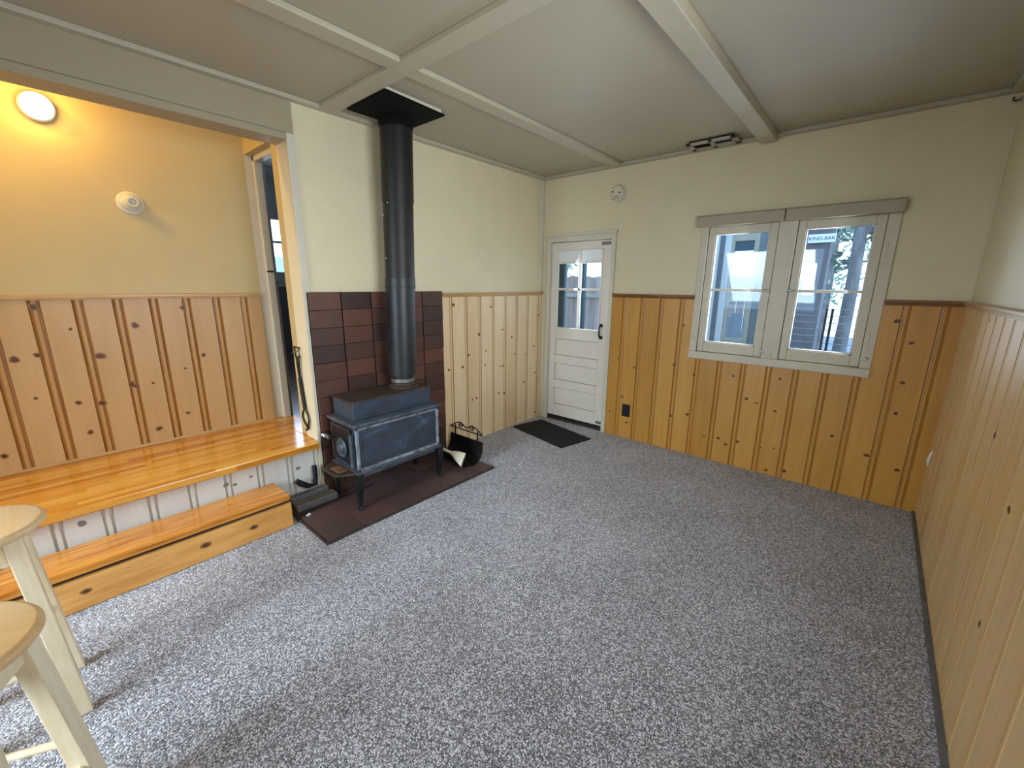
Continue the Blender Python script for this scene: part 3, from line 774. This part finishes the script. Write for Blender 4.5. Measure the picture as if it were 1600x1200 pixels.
# ------------------------------------------------------------------ wood stove
sv = empty('wood_stove', (.25, -2.08, HZ), 'blue-black cast iron box stove on four legs', 'wood stove')
x0, x1, y0, y1, zb, zt = .085, .402, -2.398, -1.748, .268, .562
mb = MB().box(x0, x1-.012, y0+.008, y1, zb, zt); mb.build('firebox', M['iron'], sv, bevel=.006)
# framed front plate
mb = MB(); fx0, fx1 = x1-.012, x1+.004
mb.box(fx0, fx1, y0, y0+.022, zb, zt); mb.box(fx0, fx1, y1-.022, y1, zb, zt); mb.box(fx0, fx1, y0, y1, zb, zb+.022); mb.box(fx0, fx1, y0, y1, zt-.022, zt)
mb.build('front_rim', M['iron_edge'], sv, bevel=.005)
mb = MB().box(x1-.014, x1-.005, y0+.02, y1-.02, zb+.02, zt-.02); fp = mb.build('side_panel', M['iron_scuff'], sv, bevel=.004)
mb = MB().box(x1-.006, x1-.002, y0+.05, y1-.05, zb+.05, zt-.05); mb.build('raised_field', M['iron_scuff'], fp, bevel=.003)
# top plate with moulded edge
mb = MB(); mb.box(.070, x1+.022, y0-.018, y1+.018, .566, .586); mb.box(.078, x1+.012, y0-.008, y1+.010, .556, .570)
mb.build('top_plate', M['iron_worn'], sv, bevel=.006)
mb = MB().box(.084, .344, y0+.030, y1-.018, .586, .700); mb.build('upper_chamber', M['iron'], sv, bevel=.007)
mb = MB(); mb.box(.080, .350, y0+.024, y1-.012, .698, .712); mb.build('upper_lid', M['rust'], sv, bevel=.005)
mb = MB().box(.343, .347, y0+.06, y1-.05, .610, .685); mb.build('chamber_panel', M['iron'], sv, bevel=.003)
# bottom plate and skirt
mb = MB(); mb.box(.078, x1+.012, y0-.010, y1+.012, .250, .270); mb.box(.10, x1-.02, y0+.02, y1-.02, .215, .252)
mb.build('bottom_plate', M['iron_worn'], sv, bevel=.005)
# loading door on the left end
dr = MB().box(.118, .345, y0-.006, y0+.010, .300, .540).build('loading_door', M['iron_dark'], sv, bevel=.006)
mb = MB(); mb.box(.112,.350,y0-.012,y0-.004,.530,.546); mb.box(.112,.128,y0-.012,y0-.004,.300,.54); mb.box(.334,.350,y0-.012,y0-.004,.300,.54)
mb.build('door_rim', M['rust'], dr, bevel=.004)
mb = MB().lathe([(.062,-.004),(.064,-.014),(.054,-.020),(.040,-.016),(.034,-.026),(.018,-.034),(.008,-.034)], (.250, y0-.004, .402), 'y', 30)
mb.build('air_control', M['iron_worn'], dr, smooth=True)
mb = MB(); pts = []
for k in range(40):
    a = k*1.15; pts.append((.150 - .0022*k*.9 + .0, y0-.045 - .012*math.cos(a), .455 + .012*math.sin(a)))
mb.tube(pts, .0028, 6); mb.build('coil_handle', M['chrome'], dr, smooth=True)
MB().tube([(.160,y0-.005,.455),(.160,y0-.045,.455),(.062,y0-.045,.456)], .005, 8).build('handle_rod', M['iron_dark'], dr, smooth=True)
mb = MB().tube([(.375,y0-.018,.300),(.375,y0-.018,.52)], .011, 12); mb.build('hinge_post', M['iron_worn'], sv, smooth=True)
# ash shelf
mb = MB()
mb.extrude([(.075,y0,.250),(.400,y0,.250),(.330,y0-.115,.250),(.150,y0-.115,.250)], (0,0,.016)); sh = mb.build('ash_shelf', M['rust'], sv, bevel=.005)
MB().box(.205,.320,y0-.085,y0-.025,.267,.272).build('shelf_plate', M['rust_plate'], sh, bevel=.002)
# legs
def leg(cx, cy, sx, sy):
    mb = MB(); rings = []
    for z, ox, w in ((.252,0,.030),(.20,.004,.027),(.14,.006,.020),(.08,.002,.015),(.04,.004,.014),(.022,.014,.018),(HZ+.0005,.018,.021)):
        ax_, ay_ = cx + sx*ox, cy + sy*ox*.6
        rings.append([(ax_-w,ay_-w*.8,z),(ax_+w,ay_-w*.8,z),(ax_+w,ay_+w*.8,z),(ax_-w,ay_+w*.8,z)])
    v = [p for r in rings for p in r]; f = []
    for i in range(len(rings)-1):
        for k in range(4): f.append((i*4+k, i*4+(k+1) % 4, (i+1)*4+(k+1) % 4, (i+1)*4+k))
    f.append((0,1,2,3)); n = (len(rings)-1)*4; f.append((n,n+1,n+2,n+3))
    mb.add(v, f)
    o = mb.build('leg', M['iron_dark'], sv, bevel=.006)
    return o
leg(.392, -2.392, 1, -1); leg(.392, -1.752, 1, 1); leg(.105, -2.392, -1, -1); leg(.105, -1.752, -1, 1)
MB().tube([(.10,y0+.02,.215),(.24,y0+.0,.150),(.385,y0+.02,.225)], .008, 8).build('brace', M['iron_dark'], sv, smooth=True)
MB().lathe([(.105,.712),(.105,.718),(.090,.726),(.082,.730),(.082,.742)], (.196,-1.893,0), 'z', 36).build('flue_collar', M['rust'], sv, smooth=True)
mb = MB().lathe([(.020,0),(.016,.03),(.006,.045)], (.075,-1.80,.700), 'z', 14); mb.build('damper_cap', M['iron_dark'], sv, smooth=True)

# ------------------------------------------------------------------ stove pipe
sp = empty('stove_pipe', (.196,-1.893,.742), 'tall black flue pipe rising from the stove to the ceiling', 'stove pipe')
cx, cy = .196, -1.893
tx, ty = .228, -1.866
def seg_(name, za, zb_, ra, rb, mat, extra=()):
    mb = MB(); n = 6; prof = []
    for i in range(n+1):
        f = i/n; prof.append((ra+(rb-ra)*f, za+(zb_-za)*f))
    mb.lathe(prof, (0,0,0), 'z', 40)
    mb.v = [(x + cx+(tx-cx)*(z-.74)/1.7, y + cy+(ty-cy)*(z-.74)/1.7, z) for x, y, z in mb.v]
    return mb.build(name, mat, sp, smooth=True)
seg_('pipe_neck', .743, .83, .078, .080, M['pipe_low'])
seg_('neck_band', .748, .772, .081, .081, M['grey_metal'])
seg_('pipe_section', .800, 1.405, .0985, .0985, M['pipe_low'])
seg_('pipe_section', 1.395, 1.455, .101, .101, M['pipe_low'])
seg_('pipe_section', 1.445, 1.965, .0975, .0975, M['pipe_up'])
seg_('pipe_section', 1.945, 2.43, .1015, .1015, M['pipe_up'])
seg_('pipe_bead', 1.452, 1.460, .103, .103, M['pipe_low'])
seg_('pipe_bead', 1.403, 1.411, .1035, .1035, M['pipe_up'])
for z, a in ((1.86, -1.9), (1.59, -1.6), (1.93, -1.3)):
    px_, py_ = cx+(tx-cx)*(z-.74)/1.7 + .0995*math.cos(a), cy+(ty-cy)*(z-.74)/1.7 + .0995*math.sin(a)
    MB().lathe([(.0,-.004),(.005,-.003),(.006,.0),(.005,.003),(.0,.004)], (px_, py_, z), 'z', 10, cap=False).build('screw', M['chrome'], sp, smooth=True)
mb = MB()
c4 = [(.175,-2.165),(.575,-2.165),(.545,-1.735),(.175,-1.735)]
mb.extrude([(x,y,2.415) for x,y in c4], (0,0,.010)); mb.build('ceiling_plate', M['plate_black'], sp, bevel=.002)
mb = MB()
mb.extrude([(.19,-2.15,2.425),(.545,-2.15,2.425),(.53,-1.75,2.425),(.19,-1.75,2.425)], (0,0,.025)); mb.build('plate_backing', M['trim'], sp)
MB().lathe([(.103,2.375),(.106,2.395),(.110,2.414)], (tx,ty,0), 'z', 40).build('storm_collar', M['plate_black'], sp, smooth=True)

# ------------------------------------------------------------------ hearth things
t = empty('firewood_hod', (.27, -1.46, HZ), 'black curved metal log holder with scrolled handle, right of the stove', 'log holder')
prof = []
for k in range(15):
    a = PI*(1.02 + .93*k/14)      # from front lip round the bottom to the back lip
    prof.append((-1.455 - .098*math.cos(a+PI)*-1, .135 + .112*math.sin(a)))
prof = [(-1.455 + .10*math.cos(PI*1.12 + (PI*.90)*k/16), .137 + .115*math.sin(PI*1.12 + (PI*.90)*k/16)) for k in range(17)]
prof = [(y, max(z, HZ+.004)) for y, z in prof] + [(-1.352, .185)]
mb = MB(); ax0, ax1 = .075, .465
out_ = [(ax0, y, z) for y, z in prof]; 
inn = []
for i, (y, z) in enumerate(prof):
    dy, dz = -1.455-y, .137-z; l = math.hypot(dy, dz) or 1
    inn.append((ax0, y+dy/l*.004, z+dz/l*.004))
mb.extrude(out_ + inn[::-1], (ax1-ax0, 0, 0))
mb.build('trough', M['black'], t)
for x in (.135, .400):
    MB().tube([(x,-1.352,.150),(x,-1.350,.262)], .006, 8).build('handle_post', M['black'], t, smooth=True)
mb = MB()
mb.tube([(.10,-1.350,.240),(.435,-1.350,.240)], .0055, 8)
for sgn, xc in ((1, .20), (-1, .335)):
    pts = []
    for k in range(26):
        a = k*.42; r = .030*(1-k/34)
        pts.append((xc + sgn*r*math.cos(a), -1.350, .272 + r*.8*math.sin(a)))
    mb.tube(pts, .004, 6)
mb.tube([(.10,-1.35,.255),(.15,-1.35,.285),(.20,-1.35,.298),(.25,-1.35,.272),(.268,-1.35,.262),(.29,-1.35,.272),(.335,-1.35,.298),(.385,-1.35,.285),(.435,-1.35,.255)], .005, 8)
for x in (.088, .447): mb.lathe([(.0,-.011),(.009,-.006),(.011,0),(.009,.006),(.0,.011)], (x,-1.35,.246), 'x', 10, cap=False)
mb.build('scroll_handle', M['black'], t, smooth=True)
for x in (.12, .42):
    MB().box(x-.012, x+.012, -1.535, -1.375, HZ, HZ+.006).build('foot', M['black'], t)

t = empty('hearth_brush', (.33, -1.58, .08), 'cream-bristled hearth brush leaning in the black log holder', 'brush')
pa, pb, pc = Vector((.17,-1.600,.150)), Vector((.34,-1.572,.128)), Vector((.44,-1.545,.098))
MB().tube([pa, pa.lerp(pb,.5)+Vector((0,0,.004)), pb], [.008,.011,.012], 10).build('brush_handle', M['bristle'], t, smooth=True)
MB().tube([pa-Vector((.06,.008,-.02)), pa], [.006,.008], 8).build('grip', M['black'], t, smooth=True)
mb = MB()
side = Vector((.15,-.6,-.75)).normalized(); up_ = (pc-pb).cross(side).normalized()
n = 7
v = []
for i in range(n+1):
    f = i/n; c = pb.lerp(pc, f) + Vector((0,0,-.008*f*f)); w = .016 + .040*f**.7; th = .012 + .004*math.sin(f*PI)
    for k in range(8):
        a = 2*PI*k/8
        v.append(c + side*w*math.cos(a) + up_*th*math.sin(a))
f_ = []
for i in range(n):
    for k in range(8): f_.append((i*8+k, i*8+(k+1)%8, (i+1)*8+(k+1)%8, (i+1)*8+k))
f_.append(tuple(range(8))); f_.append(tuple(n*8+k for k in range(8)))
mb.add(v, f_); mb.build('bristles', M['bristle'], t, smooth=True)

# curb blocks and tools to the left of the stove
o = MB().box(.036, .078, -2.690, -2.445, HZ, .092).build('stone_curb', M['stone'], None, bevel=.006)
tag(o, 'grey stone curb block against the riser, behind the lower one', 'stone block')
o = MB().box(.082, .160, -2.690, -2.425, HZ, .066).build('stone_curb', M['stone'], None, bevel=.008)
tag(o, 'lower grey stone curb block in front, left of the stove', 'stone block')
t = empty('fire_poker', (.2, -2.5, HZ), 'thin black poker with looped handle lying on the hearth left of the stove', 'poker')
zz = HZ+.006
MB().tube([(.188,-2.60,zz),(.178,-2.45,zz),(.165,-2.28,zz),(.155,-2.16,zz)], .0045, 8).build('poker_rod', M['black'], t, smooth=True)
loop = [(.190+.011*math.sin(2*PI*k/16), -2.625+.03*math.cos(2*PI*k/16), zz) for k in range(16)]
MB().tube(loop, .004, 8, closed=True).build('loop_handle', M['black'], t, smooth=True)
MB().tube([(.193,-2.655,zz),(.197,-2.69,zz)], .007, 8).build('grip', M['black'], t, smooth=True)

t = empty('shovel_grips', (.02, -2.56, .1), 'black two-armed rubber grip tool leaning on the white riser boards', 'tool')
MB().tube([(.022,-2.625,.172),(.028,-2.600,.148),(.034,-2.560,.118),(.036,-2.535,.112)], [.016,.018,.017,.011], 12).build('grip', M['black'], t, smooth=True)
MB().tube([(.036,-2.535,.112),(.034,-2.515,.112)], .010, 10).build('elbow', M['black'], t, smooth=True)
MB().tube([(.034,-2.512,.108),(.026,-2.505,.165),(.020,-2.502,.240)], [.011,.015,.014], 12).build('grip', M['black'], t, smooth=True)

t = empty('paper_scrap', (.215, -2.655, HZ), 'tiny white paper scrap on the front left of the hearth pad', 'scrap')
MB().hexa([(.222,-2.668,HZ+.001),(.236,-2.664,HZ+.001),(.232,-2.642,HZ+.001),(.219,-2.645,HZ+.001),(.222,-2.668,HZ+.006),(.236,-2.664,HZ+.009),(.232,-2.642,HZ+.007),(.219,-2.645,HZ+.010)]).build('paper', M['paper'], t)

# fire tongs hanging on the end of the wall
t = empty('fire_tongs', (-.12, OY, .98), 'black iron fire tongs hanging on the end of the cased opening', 'fire tongs')
yt = OY-.014
MB().tube([(-.155,OY,.985),(-.155,yt-.02,.985)], .004, 8).build('hanging_nail', M['grey_metal'], t)
MB().tube([(-.175,yt,1.015),(-.105,yt,1.015),(-.105,yt,.955),(-.165,yt,.950),(-.175,yt,1.015)], .006, 8).build('ring_handle', M['black'], t, smooth=True)
mb = MB()
mb.tube([(-.158,yt,.955),(-.150,yt,.86),(-.140,yt,.80)], .006, 8)
mb.tube([(-.122,yt,.955),(-.125,yt,.86),(-.135,yt,.80)], .006, 8)
mb.tube([(-.140,yt,.81),(-.125,yt,.70),(-.112,yt,.60)], .012, 8)
mb.build('shank', M['black'], t, smooth=True)
MB().tube([(-.112,yt,.61),(-.150,yt,.565),(-.158,yt,.535),(-.140,yt,.50),(-.085,yt,.465)], .0065, 8).build('jaw', M['black'], t, smooth=True)
MB().tube([(-.112,yt,.61),(-.075,yt,.565),(-.065,yt,.53),(-.085,yt,.48),(-.125,yt,.445)], .0065, 8).build('jaw', M['black'], t, smooth=True)

# doormat
t = MB()
c, s = math.cos(math.radians(-12)), math.sin(math.radians(-12))
def rot(x, y): return (.440 + x*c - y*s, -.385 + x*s + y*c)
corn = [rot(-.36,-.195), rot(.36,-.195), rot(.36,.195), rot(-.36,.195)]
t.extrude([(x,y,.001) for x,y in corn], (0,0,.010))
tag(t.build('doormat', M['mat'], None, bevel=.004), 'dark brown doormat lying in front of the white door', 'doormat')

# ------------------------------------------------------------------ stools
def make_stool(name, label, loc, rz, first=None):
    if first is None:
        root = empty(name, (0,0,0), label, 'stool', 'rubberwood bar stools')
        hs = .70
        seat = MB().lathe([(.0,hs-.032),(.140,hs-.032),(.152,hs-.028),(.160,hs-.018),(.160,hs-.012),(.154,hs-.003),(.146,hs),(.0,hs)], (0,0,0), 'z', 48, cap=False).build('seat', M['stool_seat'], root, smooth=True)
        cor = []
        for sx, sy in ((1,1),(1,-1),(-1,-1),(-1,1)):
            tw, bw = .080, .128
            mb = MB(); w = .021
            v = []
            for z, q in ((.001, bw), (hs-.033, tw)):
                cx_, cy_ = sx*q, sy*q
                v += [(cx_-w,cy_-w,z),(cx_+w,cy_-w,z),(cx_+w,cy_+w,z),(cx_-w,cy_+w,z)]
            mb.hexa(v); mb.build('leg', M['stool'], root, bevel=.003)
        def at(sx, sy, z):
            q = .128 + (.080-.128)*z/(hs-.033); return Vector((sx*q, sy*q, z))
        cs = ((1,1),(1,-1),(-1,-1),(-1,1))
        for i in range(4):
            a, b_ = cs[i], cs[(i+1) % 4]
            z = .22 if i % 2 == 0 else .30
            MB().tube([at(*a, z), at(*b_, z)], .010, 12).build('rung', M['stool'], root, smooth=True)
            p, q = at(*a, hs-.075), at(*b_, hs-.075)
            n_ = (q-p).cross(Vector((0,0,1))).normalized()*.009
            up = Vector((0,0,.04))
            mb = MB().hexa([p-n_-up, q-n_-up, q+n_-up, p+n_-up, p-n_+up, q-n_+up, q+n_+up, p+n_+up])
            mb.build('apron', M['stool'], root)
    else:
        root = first.copy(); COL.objects.link(root); root.name = name
        for ch in first.children:
            k = ch.copy(); COL.objects.link(k); k.parent = root
        root['label'] = label
    root.location = loc; root.rotation_euler = (0,0,rz)
    return root
s1 = make_stool('bar_stool', 'pale wooden bar stool beside the box step, the farther of the two', (.752,-3.828,0), math.radians(0))
s2 = make_stool('bar_stool', 'pale wooden bar stool nearest the camera, only its seat edge and legs in view', (1.39,-3.852,0), math.radians(62), s1)

# ------------------------------------------------------------------ outside
E_ = {}
E_['ground'] = plain('leaf_strewn_ground', 'a9a49b', .9, 0, .4, (3,3,3), .3)
E_['fence'] = pine('weathered_fence_boards', 'x', .14, 0, '9a7c68', 'c4ab98', .8)
E_['bark'] = plain('tree_bark', '8b837e', .9, 0, .5, (12,12,3), .6, '665f5b')
E_['leaf'] = plain('pine_foliage', '8fa183', .7, 0, .4, (6,6,6))
E_['leaf2'] = plain('light_foliage', 'b5c2a4', .7, 0, .4, (6,6,6))
E_['porch'] = plain('white_porch_paint', 'd9d8d4', .6, 0, .15, (10,10,2))
E_['porchgrey'] = plain('grey_porch_boards', '8a8f93', .7, 0, .2, (20,20,2))
E_['dark'] = plain('dark_brown_siding', '6e6664', .6, 0, .2, (20,20,2))
E_['sign'] = plain('sign_white', 'e4e4de', .6)
E_['ink'] = plain('sign_ink', '55524e', .7)
E_['tan'] = plain('tan_trim', 'b5a894', .6)
E_['blue'] = plain('blue_blind', '4e7f9e', .6)

o = MB().box(-9, 8, .15, 14, -.32, -.2).build('ground', E_['ground']); struct(o, 'pale leaf-strewn yard outside the windows', 'ground')
fx = empty('board_fence', (-2.5, 5, -.2), 'weathered board fence across the yard, seen through the door glass', 'fence')
mb = MB()
for k in range(62): mb.box(-7+.14*k+.004, -7+.14*(k+1)-.004, 5.0, 5.02, -.18, 1.62 + random.uniform(-.02,.02))
mb.build('fence_boards', E_['fence'], fx)
for z in (.25, 1.15): MB().box(-7, 1.7, 4.95, 5.0, z, z+.09).build('fence_rail', E_['tan'], fx)
o = MB().box(-.47, -.40, 1.48, 1.55, -.2, 2.6).build('porch_post', M['teal']); tag(o, 'slim dark teal post outside the door glass', 'post')

def leaf_cloud(mb, c, rad, n, size, squash=.8):
    for _ in range(n):
        while True:
            p = Vector((random.uniform(-1,1), random.uniform(-1,1), random.uniform(-1,1)))
            if p.length <= 1: break
        p = Vector((p.x*rad, p.y*rad, p.z*rad*squash)) + Vector(c)
        a = Vector((random.gauss(0,1), random.gauss(0,1), random.gauss(0,1))).normalized()*size
        b_ = a.cross(Vector((random.gauss(0,1), random.gauss(0,1), random.gauss(0,1)))).normalized()*size*.35
        mb.add([p-a, p+b_, p+a, p-b_], [(0,1,2,3)])
def tree(name, base, r, h, leafc, label, mat, lean=(0,0)):
    t = empty(name, base, label, 'tree', 'trees in the yard')
    pts = []; rs = []
    for k in range(9):
        f = k/8; pts.append((base[0]+lean[0]*f+.03*math.sin(5*f), base[1]+lean[1]*f, base[2]+h*f)); rs.append(r*(1.25-.25*min(1,f*6)-.35*f))
    MB().tube(pts, rs, 14).build('trunk', E_['bark'], t, smooth=True)
    mb = MB()
    for c, rad, n in leafc:
        br = MB()
        leaf_cloud(mb, c, rad, n, .07)
        k = min(7, max(2, int((c[2]-base[2])/h*8)))
        br.tube([pts[k], Vector(pts[k]).lerp(Vector(c), .5)+Vector((0,0,.1)), c], [.03,.02,.008], 6)
        br.build('branch', E_['bark'], t, smooth=True)
    mb.build('foliage', mat, t, recalc=False)
    return t
tree('pine_tree', (2.345,3.9,-.2), .085, 4.6, [((2.25,4.1,2.25),.26,110),((2.75,4.0,2.1),.30,150),((2.18,4.2,1.8),.16,50),((2.6,4.2,2.7),.5,240),((3.1,4.0,2.6),.5,160)], 'thick-trunked pine tree seen through the right-hand casement', E_['leaf'])
tree('pine_tree', (1.75,7.5,-.2), .13, 5, [((2.1,7.4,2.6),.6,200),((2.8,8,2.0),.7,260),((1.9,7.6,1.4),.5,160)], 'light-leaved tree standing behind the thick trunk', E_['leaf2'])
tree('oak_tree', (-2.86,4.3,-.2), .09, 4, [((-2.6,4.2,1.9),.35,140),((-2.95,4.3,1.35),.3,110),((-2.7,4.3,2.4),.5,160)], 'crooked leafy tree in front of the fence, left in the door glass', E_['leaf2'], (.25,0))
tree('oak_tree', (-2.0,7.2,-.2), .12, 5, [((-1.9,7,2.6),.8,200),((-3.2,7.4,2.7),.9,240),((-.6,7.2,2.7),.8,200)], 'tree crown rising beyond the board fence', E_['leaf'])

# enclosed porch next door, close outside the left casement
pb_ = empty('porch_bay', (1.55, 1.6, -.2), 'white-framed porch bay right outside the left-hand casement', 'porch')
mb = MB(); mb.box(1.205, 1.275, 1.50, 1.58, -.2, 2.6); mb.build('log_post', E_['porch'], pb_, bevel=.01)
mb = MB(); mb.box(1.33, 1.395, 1.52, 1.6, -.2, 2.6); mb.build('log_post', E_['porch'], pb_, bevel=.01)
MB().box(1.275, 1.33, 1.56, 1.6, -.2, 2.6).build('boards', E_['porchgrey'], pb_)
MB().box(1.66, 1.76, 1.56, 1.6, -.2, 2.6).build('boards', E_['porchgrey'], pb_)
mb = MB(); mb.box(1.76, 1.82, 1.50, 1.60, -.2, 2.6); mb.build('log_post', E_['porch'], pb_, bevel=.01)
mb = MB(); mb.box(1.395,1.425,1.54,1.6,.7,2.05); mb.box(1.615,1.66,1.54,1.6,.7,2.05); mb.box(1.425,1.615,1.54,1.6,1.90,2.05); mb.box(1.425,1.615,1.54,1.6,.70,.86); mb.box(1.425,1.615,1.55,1.59,1.42,1.47)
mb.build('bay_frame', E_['tan'], pb_, bevel=.004)
MB().box(1.425,1.615,1.575,1.58,1.80,1.90).build('bay_blind', E_['blue'], pb_)
MB().box(1.425,1.615,1.57,1.574,.86,1.90).build('pane', M['glass'], pb_)
MB().box(1.395,1.66,1.54,1.6,-.2,.70).build('bay_apron', E_['porch'], pb_)
# things seen through the bay
mb = MB()
for k in range(7): mb.box(.55+.15*k, .69+.15*k, 2.9, 2.92, -.2, 1.02+.05*math.sin(k*2))
o = mb.build('planter_screen', E_['porchgrey']); tag(o, 'grey board screen glimpsed through the porch bay glass', 'screen')

sg = empty('shed', (1.95, 3.2, -.2), 'dark brown shed with glazed door outside the right-hand casement', 'shed')
mb = MB(); mb.box(1.30, 1.72, 3.05, 3.12, -.2, 2.16); mb.box(2.03, 2.13, 3.05, 3.12, -.2, 2.16); mb.box(1.72, 2.03, 3.05, 3.12, 1.72, 2.16); mb.box(1.72, 2.03, 3.05, 3.12, -.2, 1.33); mb.box(2.09, 2.13, 3.12, 3.4, -.2, 2.16); mb.box(1.30, 1.34, 3.12, 3.4, -.2, 2.16)
mb.build('siding', E_['dark'], sg)
MB().box(1.72, 2.03, 3.08, 3.085, 1.33, 1.72).build('pane', M['glass'], sg)
MB().box(1.30, 2.2, 3.0, 3.45, 2.16, 2.24).build('eave', E_['sign'], sg)
sgn = empty('shed_sign', (2.0, 3.02, 2.05), 'white board sign with dark capitals over the shed door', 'sign')
MB().box(1.895, 2.175, 3.0, 3.03, 1.965, 2.065).build('board', E_['sign'], sgn)
fc = bpy.data.curves.new('lettering', 'FONT'); fc.body = 'KIND-BAR'; fc.size = .058; fc.extrude = .001; fc.align_x = 'CENTER'
fo = bpy.data.objects.new('lettering', fc); COL.objects.link(fo); fo.parent = sgn
fo.location = Vector((2.035, 2.998, 1.995)) - Vector(sgn.location); fo.rotation_euler = (PI/2, 0, 0)
bpy.context.view_layer.update()
fme = bpy.data.meshes.new_from_object(fo.evaluated_get(bpy.context.evaluated_depsgraph_get()))
lo = bpy.data.objects.new('sign_lettering', fme); COL.objects.link(lo); lo.parent = sgn
lo.location = fo.location; lo.rotation_euler = fo.rotation_euler
fme.materials.clear(); fme.materials.append(E_['ink'])
bpy.data.objects.remove(fo)

rl = empty('cable_railing', (2.4, 1.2, -.2), 'thin cable railing on a dark post outside the right-hand casement', 'railing')
MB().box(2.385, 2.405, 1.19, 1.21, -.2, 1.24).build('post', M['black'], rl)
MB().box(2.345, 2.360, 1.19, 1.21, -.2, 1.24).build('post', M['black'], rl)
for k in range(7):
    z = .86+.062*k
    MB().tube([(1.9,1.2,z+.006),(2.38,1.2,z),(3.4,1.2,z+.004)], .003, 6).build('cable', M['grey_metal'], rl)
MB().box(1.85, 3.4, .9, 1.5, .62, .70).build('deck_edge', E_['porch'], rl)
MB().box(1.95, 2.0, .95, 1.0, -.2, .62).build('deck_leg', E_['porch'], rl)
MB().box(3.2, 3.25, .95, 1.0, -.2, .62).build('deck_leg', E_['porch'], rl)
bh = empty('neighbour_house', (-6.5, -1, 0), 'pale fence and house wall outside the bedroom window', 'house')
MB().box(-7.2, -7.0, -4, 3, 0, 1.95).build('fence_boards', E_['porch'], bh)
